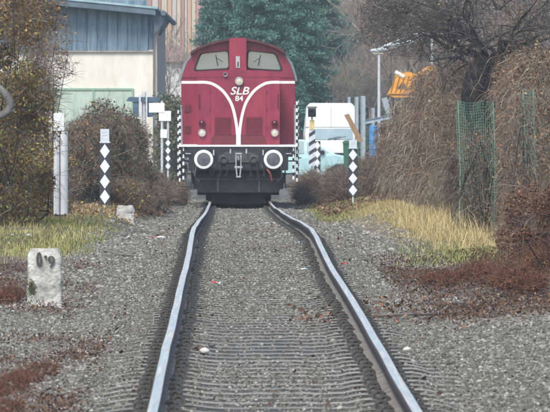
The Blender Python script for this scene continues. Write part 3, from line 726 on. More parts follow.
# ------------------------------------------------------------------ cream building with blue boards
m_cream = mat('cream_plaster', (.62, .60, .51), (.78, .76, .68), rough=.9, scale=1.1, bump=.3, stretch=(1.6, 1, .5))
m_blueb = mat('blue_grey_boards', (.07, .12, .17), (.20, .28, .34), rough=.85, scale=2.2, stretch=(4, 3, .35), detail=9)
m_green = mat('pale_green_door', (.34, .43, .34), (.46, .55, .46), rough=.7, scale=3, stretch=(2, 1, .6))
m_greenf = mat('green_frame', (.20, .33, .24), (.26, .39, .30), rough=.7, scale=4)
m_wood = mat('grey_wood', (.22, .2, .18), (.36, .33, .3), rough=.9, scale=3, stretch=(2, 2, .3))
m_teal = mat('teal_roof_sheet', (.22, .34, .38), (.32, .45, .48), rough=.5, scale=3)
m_blued = mat('dark_slate_blue_wood', (.07, .10, .13), (.12, .16, .20), rough=.8, scale=3)
d = 220; t = thing('shed_building', 'cream plastered shed with blue boarded upper wall and pale green doors behind the left bushes', 'building', (P(153, 0, d).x, d, 0))
z_ = lambda py: P(0, py, d).z
x_ = lambda px: P(px, 0, d).x-t.location.x
XL = -9
MB().box(XL, 0, 0, 22, -.3, z_(50)).build('wall', m_cream, t)
bb = MB(); x = XL; k = 0
while x < -.2:
    wd = .34; bb.box(x, min(x+wd-.012, -.02), -.07 - (.018 if k % 2 else 0), -.003, z_(50.5)-.05, z_(50)+1.65+.035*(-x/3.5)*3.5/3.5); x += wd; k += 1
bb.build('cladding', m_blueb, t)
MB().box(XL, -.02, -.09, -.002, z_(52.3), z_(50.8)).build('cladding_sill', m_wood, t)
MB().box(XL, -.01, 0.01, 21.9, z_(50), z_(18)+.3).build('upper_wall', m_blueb, t)
sw = MB(); y = .05
while y < 22: sw.box(.005, .05, y, y+.28, z_(92), z_(16)); y += .3
sw.build('side_cladding', m_wood, t)
# sloping roof, from upper left down to the right
rl, rr = (x_(10), z_(-5)), (x_(158), z_(9.5)); slope = (rl[1]-rr[1])/(rl[0]-rr[0]); rl = (XL-.3, rr[1]+slope*(XL-.3-rr[0]))
MB().prism([(rl[0], rl[1]), (rr[0], rr[1]), (rr[0], rr[1]+.07), (rl[0], rl[1]+.07)], -.9, 22.5).build('roof', m_teal, t)
MB().prism([(rl[0], rl[1]-.2), (rr[0]-.06, rr[1]-.2), (rr[0]-.06, rr[1]-.004), (rl[0], rl[1]-.004)], -.86, -.8).build('fascia', m_blued, t)
for yy in (-.5, 1.2, 3.0, 5.0, 7.5): MB().prism([(.04, z_(33)), (.12, z_(33)), (.42, z_(20)), (.42, z_(16)), (.04, z_(16))], yy, yy+.1).build('rafter_bracket', m_blued, t)
MB().tube([(.36, -.95, z_(13.5)), (.36, 22, z_(13.5))], .09, 10).build('gutter', m_blued, t, smooth=True)
MB().tube([(.2, -.1, z_(17)), (.25, -.12, z_(25)), (.12, -.1, z_(37)), (.12, -.1, .1)], .04, 8).build('downpipe', m_wood, t, smooth=True)
dr = MB().box(x_(54), x_(131.5), -.05, -.002, .0, z_(91)).build('door', m_green, t)
fm = MB()
for a in (52, 92.5, 131.5): fm.box(x_(a), x_(a+2), -.075, -.003, .0, z_(90.4))
fm.box(x_(52), x_(133.5), -.08, -.003, z_(90.4), z_(88.2)).build('door_frame', m_greenf, dr)

# colourful facade in the distance
d = 430; t = thing('striped_apartment_block', 'distant block with vertical red, orange and yellow facade stripes above the shed roof', 'building', (P(85, 0, d).x, d, 0))
z_ = lambda py: P(0, py, d).z
x_ = lambda px: P(px, 0, d).x-t.location.x
cm = [mat('facade_red', (.36, .19, .15), (.40, .22, .18)), mat('facade_orange', (.46, .30, .2), (.5, .34, .23)), mat('facade_yellow', (.46, .40, .29), (.5, .44, .33)), mat('facade_pale', (.42, .38, .35), (.5, .46, .42)), mat('facade_rose', (.45, .22, .22), (.5, .28, .27))]
MB().box(x_(60), x_(222), .3, 14, -.2, 24).build('wall', cm[3], t)
x = x_(60); k = 0; seq = [0, 3, 0, 2, 1, 3, 2, 0, 3, 1, 2, 4, 3, 1, 0, 2]
while x < x_(220):
    wd = rnd.uniform(.18, .5); MB().box(x, x+wd-.04, 0.02, .29, z_(60), 24).build('facade_panel', cm[seq[k % len(seq)]], t); x += wd; k += 1
for fl in range(5):
    for i in range(6): 
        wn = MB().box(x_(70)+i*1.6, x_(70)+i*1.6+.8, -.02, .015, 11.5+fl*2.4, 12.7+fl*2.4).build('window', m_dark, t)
# pale houses behind the bare trees
def house(px0, px1, pyt, d, label, mw, mr, depth=9, roofh=1.1):
    t = thing('house', label, 'building', (P(px0, 0, d).x, d, 0)); W_ = (px1-px0)*d/F; zt_ = P(0, pyt, d).z
    MB().box(0, W_, 0, depth, -.3, zt_).build('wall', mw, t)
    r_ = MB(); r_.prism([(-.3, zt_+.002), (W_+.3, zt_+.002), (W_/2, zt_+roofh)], -.3, depth+.3).build('roof', mr, t)
    for i in range(2):
        for fl in range(max(1, int(zt_/2.8))):
            fx = W_*(.25+.5*i); f_ = MB().box(fx-.5, fx+.5, -.04, -.002, 1+fl*2.7, 2.2+fl*2.7).build('window', m_wplate, t)
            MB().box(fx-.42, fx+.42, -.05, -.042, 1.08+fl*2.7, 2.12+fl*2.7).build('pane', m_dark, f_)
    return t
m_tile = mat('brown_roof_tiles', (.28, .2, .17), (.36, .27, .23), rough=.9)
m_pale = mat('pale_plaster', (.55, .55, .54), (.66, .66, .65), rough=.9, scale=1)
house(152, 192, 62, 330, 'pale grey house seen between the shed and the locomotive', m_pale, m_tile)
house(318, 352, 14, 470, 'distant rose house high behind the bare trees', cm[4], m_tile)

# ------------------------------------------------------------------ vehicles and yard things on the right
m_van = mat('white_van_paint', (.78, .79, .80), (.83, .84, .85), rough=.3, scale=2)
m_car = mat('pale_turquoise_paint', (.36, .58, .60), (.42, .64, .66), rough=.35, scale=2)
m_win = mat('car_glass', (.22, .30, .33), (.3, .38, .4), rough=.12, scale=2)
m_tyre = mat('tyre_rubber', (.02, .02, .02), (.04, .04, .04), rough=.8)
m_hub = mat('wheel_rim', (.35, .36, .37), rough=.4, metal=.6)
def loft(b, secs, mi=0):                                 # sections: list of lists of points
    k = len(secs[0]); o = len(b.v)
    for s_2 in secs: b.v += [tuple(p) for p in s_2]
    for i in range(len(secs)-1):
        for j in range(k-1): b.f.append((o+i*k+j, o+i*k+j+1, o+(i+1)*k+j+1, o+(i+1)*k+j)); b.m.append(mi)
    b.f.append(tuple(o+j for j in range(k))); b.f.append(tuple(o+(len(secs)-1)*k+j for j in reversed(range(k)))); b.m += [mi, mi]
def wheel(par, x, y, r, axis='Y'):
    w_ = MB().lathe([(r*.62, -.1), (r*.95, -.1), (r, -.07), (r, .07), (r*.95, .1), (r*.62, .1)], (x, y, r), axis, 20).build('wheel', m_tyre, par, smooth=True)
    MB().lathe([(r*.62, -.08), (r*.5, -.06), (r*.15, -.085), (.001, -.085)], (x, y, r), axis, 20).lathe([(r*.62, .08), (r*.5, .06), (r*.15, .085), (.001, .085)], (x, y, r), axis, 20).build('rim', m_hub, w_, smooth=True)
# van, nose towards the camera
d = 236; vx = P(331, 0, d).x
t = thing('white_van', 'white delivery van facing the camera behind the turquoise car', 'van', (vx, d, gz(vx, d)))
z_ = lambda py: P(0, py, d).z-t.location.z
ztop = z_(103)
b = MB()
def vsec(y, zb, ztp, w0, w1): return [(-w0, y, zb), (-w0, y, zb+(ztp-zb)*.5), (-w1, y, ztp-.12), (-w1+.12, y, ztp), (w1-.12, y, ztp), (w1, y, ztp-.12), (w0, y, zb+(ztp-zb)*.5), (w0, y, zb)]
loft(b, [vsec(0, .35, z_(147), .82, .78), vsec(.15, .3, z_(143), .92, .88), vsec(.5, .3, z_(140.5), .96, .9), vsec(.9, .3, z_(127.5), .97, .9), vsec(.95, .3, ztop-.1, .97, .86), vsec(1.1, .3, ztop, .98, .86), vsec(5.2, .3, ztop, .98, .86), vsec(5.3, .3, ztop-.1, .95, .84)])
vb = b.build('body', m_van, t, smooth=True)
MB().add([(-.8, .49, z_(139.5)), (.8, .49, z_(139.5)), (.78, .86, z_(128.5)), (-.78, .86, z_(128.5))], [(0, 1, 2, 3)]).build('windscreen', m_win, t)
for s in (-1, 1):
    MB().box(s*.72-.13, s*.72+.13, -.02, .1, .72, .92).build('headlight', m_lens, t, bevel=.02)
    MB().box(s*1.08-.09, s*1.08+.09, .75, .83, 1.25, 1.55).build('mirror', m_black, t, bevel=.02)
    for yy in (.9, 4.2): wheel(t, s*.86, yy, .33, 'X')
for s in (-1, 1): MB().tube([(s*.1, .47, z_(139.3)), (s*.1+.45, .6, z_(136.5))], .015, 5).build('wiper', m_black, t)
MB().box(-.008, .008, .86, .875, z_(127), ztop-.12).box(-.9, .9, .88, .89, z_(127)-.02, z_(127)+.01).build('roof_seam', m_grey, t)
MB().box(-.45, .45, -.03, .0, .6, .8).build('grille', m_black, t); MB().box(-.9, .9, -.08, .02, .3, .5).build('bumper', m_black, t)
# car, side on, nose to the right
d = 226; cxr = P(364, 0, d).x; L_ = 4.1
t = thing('turquoise_car', 'pale turquoise small car parked side on behind the weeds right of the locomotive', 'car', (cxr-L_, d, gz(cxr-2, d)+.05))
prof_c = [(0, .35), (.02, .75), (.12, .98), (.5, 1.40), (1.0, 1.50), (2.0, 1.50), (2.5, 1.38), (3.15, .98), (3.7, .88), (4.02, .72), (4.1, .5), (4.08, .3)]
prof_c = [(x, z*.98) for x, z in prof_c]
low = [(3.72, .26), (3.6, .5), (3.4, .62), (3.15, .62), (2.95, .5), (2.85, .25), (1.15, .25), (1.05, .5), (.85, .62), (.6, .62), (.4, .5), (.3, .27)]
b = MB(); full = prof_c+low
def ins(z): return 0 if z < .95 else (z-.95)*.35
k = len(full); vs = [(x, ins(z), z) for x, z in full]+[(x, 1.68-ins(z), z) for x, z in full]
b.add(vs, [tuple(range(k)), tuple(reversed(range(k, 2*k)))]+[(i, i+k, (i+1) % k+k, (i+1) % k) for i in range(k)]); b.build('body', m_car, t, bevel=.03)
def yz(z, e=.008): return ins(z)-e
for q in ([(.35, 1.0), (.62, 1.34), (1.05, 1.42), (1.15, 1.42), (1.15, 1.0)], [(1.25, 1.0), (1.25, 1.42), (1.98, 1.42), (2.05, 1.4), (2.05, 1.0)], [(2.15, 1.0), (2.15, 1.38), (2.42, 1.32), (2.95, 1.0)]):
    MB().add([(x, yz(z), z) for x, z in q], [tuple(range(len(q)))]).build('side_window', m_win, t)
    MB().add([(x, 1.68-yz(z), z) for x, z in q], [tuple(range(len(q)))]).build('side_window', m_win, t)
MB().add([(3.12, .2, 1.0), (3.12, 1.48, 1.0), (2.56, 1.4, 1.36), (2.56, .28, 1.36)], [(0, 1, 2, 3)]).build('windscreen', m_win, t).location = (.012, 0, .012)
for x in (.72, 3.27):
    for y in (.1, 1.58): wheel(t, x, y, .31)
MB().box(2.55, 2.75, -.12, -.01, .98, 1.1).build('mirror', m_black, t, bevel=.02); MB().box(1.75, 1.95, -.02, -.003, .84, .87).build('door_handle', m_black, t)
MB().box(3.86, 4.06, .06, .4, .62, .76).build('headlight', m_lens, t, bevel=.02); MB().box(3.86, 4.06, 1.28, 1.6, .62, .76).build('headlight', m_lens, t, bevel=.02)
# green bin
m_gbin = mat('green_plastic', (.02, .10, .055), (.035, .14, .08), rough=.5, scale=4)
d = 212; ft = P(351, 168, d); t = thing('green_bin', 'dark green wheeled bin behind the right diamond board', 'bin', (ft.x, d, gz(ft.x, d)))
z_ = lambda py: P(0, py, d).z-t.location.z
zt_ = z_(143)
b = MB(); b.add([(-.2, -.2, .05), (.2, -.2, .05), (.2, .2, .05), (-.2, .2, .05), (-.26, -.27, zt_), (.26, -.27, zt_), (.26, .27, zt_), (-.26, .27, zt_)], [(0, 1, 2, 3), (4, 5, 6, 7), (0, 1, 5, 4), (1, 2, 6, 5), (2, 3, 7, 6), (3, 0, 4, 7)])
for x in (-.14, 0, .14): b.box(x-.015, x+.015, -.262, -.24, .2, zt_-.05)
b.build('bin_body', m_gbin, t)
MB().prism([(-.28, zt_+.004), (.28, zt_+.004), (.28, zt_+.03), (.2, zt_+.08), (-.2, zt_+.08), (-.28, zt_+.03)], -.3, .3).build('lid', m_gbin, t)
for s in (-1, 1): MB().lathe([(.001, -.03), (.1, -.03), (.1, .03), (.001, .03)], (s*.24, .25, .1), 'X', 14).build('wheel', m_tyre, t)
# blue barrel stack
m_bbl = mat('blue_plastic', (.05, .20, .42), (.08, .26, .5), rough=.45, scale=4)
d = 214; ft = P(373.5, 160, d); zb = gz(ft.x, d); zt_ = P(0, 125.5, d).z-zb
pr = [(.001, 0), (.135, 0)]
for i in range(6): z = zt_*(i+.5)/6; pr += [(.14, z-.05), (.155, z), (.14, z+.05)]
pr += [(.14, zt_-.02), (.12, zt_), (.001, zt_)]
o = MB().lathe(pr, (0, 0, 0), 'Z', 20).build('blue_drum', m_bbl, None, smooth=True); o.location = (ft.x, d, zb); tag(o, 'tall narrow blue ribbed drum beside the thicket right of the green bin', 'drum')
# leaning brown board, steel profiles
m_brown = mat('brown_plank', (.22, .13, .07), (.34, .21, .12), rough=.8, scale=4, stretch=(3, 3, .6))
a, c = P(347, 115, 222), P(360, 141, 222)
o = MB().add([a+Vector((-.1, 0, 0)), a+Vector((.06, 0, .05)), c+Vector((.12, 0, 0)), c+Vector((-.06, 0, -.05))] + [a+Vector((-.1, .04, 0)), a+Vector((.06, .04, .05)), c+Vector((.12, .04, 0)), c+Vector((-.06, .04, -.05))], [(0, 1, 2, 3), (7, 6, 5, 4), (0, 4, 5, 1), (1, 5, 6, 2), (2, 6, 7, 3), (3, 7, 4, 0)]).build('plank', m_brown)
tag(o, 'brown plank leaning down to the right beside the white van', 'plank')
m_gb = mat('blue_grey_steel', (.26, .32, .37), (.36, .42, .46), rough=.5, scale=5)
def beam(x0, y0, x1, y1, d, wd, label, m=m_gb, grp='steel profiles stored in the yard'):
    A = P(x0, y0, d); B = P(x1, y1, d); b = MB(); dr_ = (B-A).normalized(); sdv = Vector((dr_.z, 0, -dr_.x))*wd/2; fl = Vector((0, .06, 0))
    for off_, th in ((sdv*.9, .1), (-sdv*.9, .1)):
        q = sdv*.1
        vs = [A+off_-q, A+off_+q, B+off_+q, B+off_-q]; vs = [v-fl for v in vs]+[v+fl for v in vs]
        b.add(vs, [(0, 1, 2, 3), (7, 6, 5, 4), (0, 4, 5, 1), (1, 5, 6, 2), (2, 6, 7, 3), (3, 7, 4, 0)])
    q = sdv*.8; w2 = Vector((0, .01, 0)); vs = [A-q, A+q, B+q, B-q]; vs = [v-w2 for v in vs]+[v+w2 for v in vs]
    b.add(vs, [(0, 1, 2, 3), (7, 6, 5, 4), (0, 4, 5, 1), (1, 5, 6, 2), (2, 6, 7, 3), (3, 7, 4, 0)])
    return tag(b.build('steel_beam', m), label, 'steel beam', grp)
beam(349, 97, 349, 165, 240, .1, 'thin upright steel profile behind the white van roof edge')
beam(356.5, 97, 356.5, 165, 226, .13, 'upright grey steel profile, left one of the pair behind the green bin')
beam(363, 96, 363, 165, 226, .16, 'broad upright grey steel profile, right one of the pair behind the green bin')
beam(365, 122, 389, 117, 224, .14, 'slanting grey steel profile lying above the blue drum')
beam(384, 98, 391, 119, 228, .2, 'pale steel profile leaning below the orange digger bucket')
beam(373, 108, 373, 160, 232, .12, 'short upright steel profile just left of the lamp post')
# orange digger attachment
m_or = mat('orange_machine_paint', (.62, .27, .03), (.72, .34, .06), rough=.5, scale=4)
m_ord = mat('worn_orange', (.3, .14, .03), (.42, .2, .05), rough=.7, scale=4)
d = 226; ft = P(405, 165, d); t = thing('excavator', 'orange digger boom with lattice bucket raised above the thicket', 'digger', (ft.x, d, gz(ft.x, d)))
z_ = lambda py: P(0, py, d).z-t.location.z
x_ = lambda px: P(px, 0, d).x-t.location.x
outer = [(x_(387), z_(95)), (x_(393), z_(84)), (x_(396), z_(74)), (x_(408), z_(71.5)), (x_(415), z_(74)), (x_(414), z_(87)), (x_(413), z_(97)), (x_(394), z_(97.5))]
hole = [(x_(397), z_(89)), (x_(403), z_(80.5)), (x_(408), z_(90))]
bk = plate('bucket', [outer, hole], -.3, .04, m_or, t); plate('bucket_side', [outer, hole], .3, .04, m_or, bk)
MB().add([(outer[i][0], y, outer[i][1]) for i in (0, 7, 6) for y in (-.28, .28)], [(0, 1, 3, 2), (2, 3, 5, 4)]).build('bucket_floor', m_ord, bk)
rb = MB()
for k in range(5):
    px_ = 390+k*4.6; rb.tube([(x_(px_), -.33, z_(95)), (x_(px_+5), -.33, z_(76))], .022, 5)
rb.tube([(x_(388), -.34, z_(94)), (x_(413), -.34, z_(94))], .03, 5).build('rib', m_ord, bk)
MB().tube([(x_(395), -.3, z_(72)), (x_(404), -.3, z_(77))], .07, 8).build('ram', m_wplate, t, smooth=True)
MB().tube([(x_(412), 0, z_(80)), (x_(428), .3, z_(70)), (x_(450), 1, z_(90))], [.12, .18, .25], 4).build('arm', m_or, t)
MB().tube([(x_(450), 1, z_(90)), (x_(462), 1.6, 1.2)], [.25, .3], 4).build('boom', m_or, t)
MB().box(x_(440), x_(440)+2.6, 1, 3.4, .75, 2.4).build('cabin', m_or, t, bevel=.08)
for yy in (.9, 3.1): MB().prism(rrect(x_(432), x_(432)+3.2, .0, .7, .33, 6), yy, yy+.45).build('track', m_tyre, t)
# street lamps
m_lamp = mat('lamp_housing', (.6, .7, .74), (.72, .8, .83), rough=.35, scale=5)
def street_lamp(pxp, d, pytop, arm, heads, label):
    ft = P(pxp, 0, d); t = thing('street_lamp', label, 'street lamp', (ft.x, d, gz(ft.x, d)), group='street lamps'); s_ = sc(d)
    z_ = lambda py: P(0, py, d).z-t.location.z
    x_ = lambda px: P(px, 0, d).x-t.location.x
    MB().tube([(0, 0, -.2), (0, 0, z_(pytop))], [.09, .055], 10).build('pole', m_galv, t, smooth=True)
    if arm: MB().tube(catm([(x_(a), 0, z_(b2)) for a, b2 in arm]), .04, 8).build('arm', m_lamp, t, smooth=True)
    for (a, c, py, th) in heads:
        L2 = x_(c)-x_(a); hb = MB()
        secs = []
        for i in range(9):
            q = i/8; hw = .16*math.sin(math.pi*min(1, .12+q*.85))**.6; hz = th/s_*math.sin(math.pi*(.08+q*.84))**.6
            secs.append([(x_(a)+L2*q, hw*math.cos(v), z_(py)+hz/2*math.sin(v)-q*-.05) for v in [2*math.pi*j/10 for j in range(11)]])
        loft(hb, secs); hd = hb.build('lamp_head', m_lamp, t, smooth=True)
        MB().box(x_(a)+L2*.15, x_(a)+L2*.75, -.1, .1, z_(py)-th/s_*.55, z_(py)-th/s_*.4).build('lens', m_lens, hd)
street_lamp(379, 285, 51, [(379, 51), (384, 46), (391, 44)], [(370, 388, 51, 5), (387, 401, 45.5, 5)], 'pale street lamp with flat head rising between the yard and the bare tree')
street_lamp(432, 275, 34, [(432, 36), (420, 33), (400, 39), (386, 46)], [(402, 414, 43, 4), (414, 427, 37, 4)], 'street lamp behind the twigs of the leaning tree with its long curved arm')

# ------------------------------------------------------------------ plants
m_bark = mat('dark_bark', (.03, .026, .022), (.085, .075, .065), rough=.95, scale=10, bump=.8, bscale=25)
m_twig = mat('grey_brown_twigs', (.075, .06, .045), (.20, .165, .13), rough=.95, island=True, c3=(.34, .30, .25))
m_twigd = mat('dark_twigs', (.05, .043, .04), (.12, .105, .098), rough=.95, island=True, c3=(.22, .2, .19))
m_vine = mat('dry_vine', (.07, .054, .038), (.21, .165, .12), rough=.95, island=True, c3=(.48, .41, .32))
m_fart = mat('far_twigs', (.17, .14, .11), (.32, .27, .22), rough=.95, island=True, c3=(.44, .39, .33))
m_brl = mat('withered_leaves', (.08, .045, .025), (.22, .12, .06), rough=.9, island=True, c3=(.38, .26, .15))
m_autumn = mat('autumn_leaves', (.11, .055, .02), (.28, .15, .05), rough=.85, island=True, c3=(.48, .38, .10))
m_yg = mat('yellow_green_leaves', (.14, .15, .04), (.28, .27, .07), rough=.8, island=True, c3=(.42, .38, .10))
m_dgl = mat('dark_green_leaves', (.04, .07, .04), (.09, .125, .075), rough=.8, island=True, c3=(.17, .19, .12))
m_redl = mat('red_brown_leaves', (.06, .028, .018), (.165, .066, .04), rough=.85, island=True, c3=(.30, .15, .09))
m_straw = mat('dry_straw', (.28, .21, .09), (.66, .52, .26), rough=.9, island=True, c3=(.84, .72, .42))
m_grass = mat('green_grass', (.14, .16, .05), (.30, .31, .10), rough=.85, island=True, c3=(.50, .44, .20))
m_needle = mat('haze_tinted_needles', (.035, .11, .09), (.09, .20, .16), rough=.8, island=True, c3=(.17, .31, .23))  # paler teal than the tree itself, distance haze put into the colour

LF = 3.2
m_strand = mat('pale_hanging_stems', (.12, .09, .065), (.30, .24, .18), rough=.95, island=True, c3=(.50, .44, .35))
m_vine2 = mat('reddish_vine', (.075, .048, .034), (.21, .14, .10), rough=.95, island=True, c3=(.42, .32, .25))
m_vine3 = mat('grey_vine', (.08, .066, .052), (.23, .195, .155), rough=.95, island=True, c3=(.48, .42, .35))
def thicket(name, label, d0, d1, x0, x1, z1, seed, dens=1., leafm=None, nleaf=0, vinem=None, shape='wall', droop=.6, group=None, tw=.006, lsz=.03, extra=None, cat='shrub', ytilt=0):
    """A tangle of stems, drooping twigs and leaves filling a body between two distances."""
    r_ = np.random.default_rng(seed); dm = (d0+d1)/2; xm = (x0+x1)/2; base = gz(xm, dm)
    t = thing(name, label, cat, (xm, dm, base), group=group)
    W_ = (x1-x0)/2; D_ = (d1-d0)/2; Hh = z1-base
    n = int(7500*dens)
    # clumps give the crown an uneven outline
    nc = 80
    if shape == 'wall':
        cc = np.stack([r_.uniform(-W_, W_, nc), r_.uniform(-D_, D_, nc), r_.uniform(.05, .92, nc)*Hh], 1); cr = r_.uniform(.18, .42, nc)*min(1., Hh/2.2)
    else:
        q = r_.uniform(0, 6.283, nc); rr_ = np.sqrt(r_.uniform(0, 1, nc)); ph = r_.uniform(0, 1, nc)
        cc = np.stack([W_*.85*rr_*np.cos(q), D_*.85*rr_*np.sin(q), Hh*.86*np.clip(1-rr_**4*.93, 0, 1)**.5*r_.uniform(.3, 1, nc)**.7], 1); cr = r_.uniform(.2, .4, nc)*min(1., Hh/1.8)
    def pts(m):
        k = r_.integers(0, nc, m); g = r_.normal(size=(m, 3)); g /= np.linalg.norm(g, axis=1)[:, None]
        p = cc[k]+g*(cr[k]*r_.uniform(.2, 1.05, m)**.5)[:, None]; p[:, 2] = np.maximum(p[:, 2], .01); return p
    lines = []
    for i in range(26):
        a = np.array([r_.uniform(-W_, W_)*.8, r_.uniform(-D_, D_)*.8, -.05]); tgt = cc[r_.integers(nc)]+r_.normal(size=3)*.1
        p1 = a*.55+tgt*.45+r_.normal(size=3)*.12; p2 = tgt; rr0 = r_.uniform(.012, .03)*min(1., Hh/1.2)**.9
        lines.append(([a, p1, p2], [rr0, rr0*.7, rr0*.3]))
    A, B, ra, rb = polys_to_segs(lines); V1, F1 = segs(A, B, ra, rb)
    npmesh('stems', V1, F1, m_bark, t)
    p = pts(n); dirv = r_.normal(size=(n, 3)); dirv[:, 2] = dirv[:, 2]*.8-droop; dirv /= np.linalg.norm(dirv, axis=1)[:, None]
    L2 = (.035+.2*r_.uniform(0, 1, n)**3)[:, None]*min(1., .25+Hh); m1 = p+dirv*L2; d2 = dirv+r_.normal(size=(n, 3))*.7; d2[:, 2] -= .25*droop; m2 = m1+d2*L2*.8
    rad = r_.uniform(.4, 1.1, n)*tw*.75
    V2, F2 = merge([segs(p, m1, rad, rad*.8), segs(m1, m2, rad*.8, rad*.4)])
    if droop > .9 and dens > .5:
        ns = int(330*dens); a_ = pts(ns); a_[:, 2] = np.maximum(a_[:, 2], Hh*.25); lines = []
        for i in range(ns):
            q_ = a_[i].copy(); P_ = [q_.copy()]; v_ = r_.normal(size=3)*.6; v_[2] = .5
            for j in range(6):
                v_ = v_*.75+r_.normal(size=3)*.22; v_[2] -= .45; v_ = v_/np.linalg.norm(v_); q_ = q_+v_*r_.uniform(.06, .2)
                if q_[2] < .02: break
                P_.append(q_.copy())
            if len(P_) > 1: lines.append((P_, [tw*.8]*len(P_)))
        V4, F4 = segs(*polys_to_segs(lines)); npmesh('hanging_stems', V4, F4, m_strand, t)
    npmesh('twigs', V2, F2, vinem or m_vine, t)
    if nleaf:
        nleaf = int(nleaf*LF); C_ = pts(nleaf); V3, F3 = leaves(C_, r_.uniform(.5, 1.3, nleaf)*lsz, r_); npmesh('foliage', V3, F3, leafm or m_brl, t)
    if extra:
        mm, ne, fz = extra; ne = int(ne*LF); C_ = pts(ne*3); C_ = C_[(C_[:, 2] > fz[0]*Hh) & (C_[:, 2] < fz[1]*Hh)][:ne]
        V3, F3 = leaves(C_, r_.uniform(.5, 1.2, len(C_))*lsz, r_); npmesh('foliage', V3, F3, mm, t)
    return t
# right hedge along the fence: from the far end (photo column 375) to the near end (column 550)
TG = 'vine covered thickets along the right fence'
hd = [(176, 160, 384, 398, 120), (160, 145, 397, 411, 101), (146, 132, 412, 428, 84), (133, 121, 426, 442, 68), (122, 111, 438, 456, 60), (112, 101, 506, 522, 54), (101, 92, 512, 548, 52), (93, 84, 536, 590, 48)]
lb = ['low brown thicket at the far end beside the blue drum', 'brown thicket just below the orange digger bucket', 'rounded grey brown thicket right of the digger bucket', 'tall vine thicket with hanging dry stems left of the dark trunk',
      'vine thicket touching the left side of the dark forked trunk', 'vine thicket just right of the dark forked trunk', 'vine curtain around the second green netting', 'nearest tall vine thicket at the right picture edge']
for i, ((da, db, pa, pb, yt), L2) in enumerate(zip(hd, lb)):
    dm = (da+db)/2; thicket('vine_thicket', L2, db, da, P(pa, 0, dm).x, P(pb, 0, dm).x+.5, P(0, yt, dm).z, 100+i, 2.1 if i > 2 else 1.5, m_brl, 3000+900*(i % 3), (m_vine2, m_vine, m_vine3)[i % 3], droop=1.1, group=TG, tw=.0055 if i > 3 else .008, lsz=.024)
# trunk-side vines in front of the dark trunk gap
thicket('vine_thicket', 'thin lower vines hanging below the dark forked trunk behind the green netting', 107, 111, P(456, 0, 106).x, P(496, 0, 106).x, P(0, 140, 106).z, 131, 1.2, m_brl, 900, m_vine, droop=1.1, group=TG, tw=.005, lsz=.02)
# low weeds in front of the car and drum
for k, (pa, pb, yt, dd, lab) in enumerate(((294, 316, 181, 178, 'lowest weeds close to the right side of the locomotive'), (166, 186, 182, 176, 'lowest weeds close to the left side of the locomotive'), (298, 322, 171, 182, 'low grey weeds between the locomotive and the striped board'), (318, 350, 168, 186, 'low grey weeds in front of the turquoise car'), (352, 384, 155, 178, 'twiggy brown weeds right of the right diamond board'), (330, 362, 172, 176, 'short brown weeds around the foot of the right diamond board'))):
    thicket('weed_clump', lab, dd-5, dd+5, P(pa, 0, dd).x, P(pb, 0, dd).x, P(0, yt, dd).z, 150+k, .9, m_brl, 700, m_vine, shape='mound', droop=.1, group='low winter weeds around the locomotive', tw=.007, lsz=.03)
# left tall bush, mounded bushes
LG = 'bushes left of the track'
thicket('tall_shrub', 'tall tangled shrub with brown and yellow leaves filling the left edge', 96, 104, -4.9, P(40, 0, 100).x, 4.4, 200, 2.6, m_autumn, 5200, m_vine, droop=.5, group=LG, tw=.006, lsz=.032, extra=(m_yg, 2200, (0.02, .62)))
thicket('tall_shrub', 'yellowish leafy shrub behind the white topped post', 108, 116, P(6, 0, 112).x, P(62, 0, 112).x, P(0, 150, 112).z, 201, 1.6, m_autumn, 3600, m_vine, droop=.4, group=LG, tw=.006, lsz=.034, extra=(m_yg, 1500, (0.0, 1)))
thicket('twiggy_shrub', 'sparse dark twigs rising in front of the cream shed', 128, 138, P(20, 0, 133).x, P(60, 0, 133).x, P(0, 5, 133).z, 202, .9, m_autumn, 500, m_twig, droop=.1, group=LG, tw=.008, lsz=.03)
thicket('mounded_shrub', 'large rounded bramble mound directly behind the left diamond board', 136, 146, P(68, 0, 140).x, P(132, 0, 140).x, P(0, 99, 140).z, 203, 3.0, m_dgl, 3400, m_vine, shape='mound', droop=.5, group=LG, tw=.007, lsz=.034, extra=(m_brl, 4200, (0, 1)))
thicket('mounded_shrub', 'right shoulder of bramble in front of the green shed doors', 142, 152, P(98, 0, 147).x, P(148, 0, 147).x, P(0, 106, 147).z, 214, 2.4, m_dgl, 2400, m_vine, shape='mound', droop=.5, group=LG, tw=.007, lsz=.034, extra=(m_brl, 3200, (0, 1)))
thicket('mounded_shrub', 'lower bramble mound between the white topped post and the diamond board', 127, 135, P(66, 0, 131).x, P(104, 0, 131).x, P(0, 122, 131).z, 204, 1.8, m_brl, 2400, m_vine, shape='mound', droop=.5, group=LG, tw=.006, lsz=.032, extra=(m_dgl, 1100, (0, .8)))
thicket('mounded_shrub', 'low grey bramble running towards the left side of the locomotive', 150, 166, P(126, 0, 158).x, P(172, 0, 158).x, P(0, 171, 158).z, 205, 1.6, m_brl, 1600, m_vine, shape='mound', droop=.4, group=LG, tw=.007, lsz=.03)
thicket('mounded_shrub', 'rusty leaved low bramble at the foot of the left diamond board', 130, 142, P(96, 0, 134).x, P(150, 0, 134).x, P(0, 180, 134).z, 206, 1.0, m_autumn, 1800, m_vine, shape='mound', droop=.3, group=LG, tw=.006, lsz=.03)
thicket('evergreen_hedge', 'narrow dull green hedge behind the white signs left of the locomotive', 214, 222, P(161, 0, 218).x, P(181, 0, 218).x, P(0, 94, 218).z, 207, .7, m_dgl, 5200, m_twig, droop=.1, tw=.008, lsz=.05, extra=(m_brl, 1500, (0, 1)), cat='hedge')
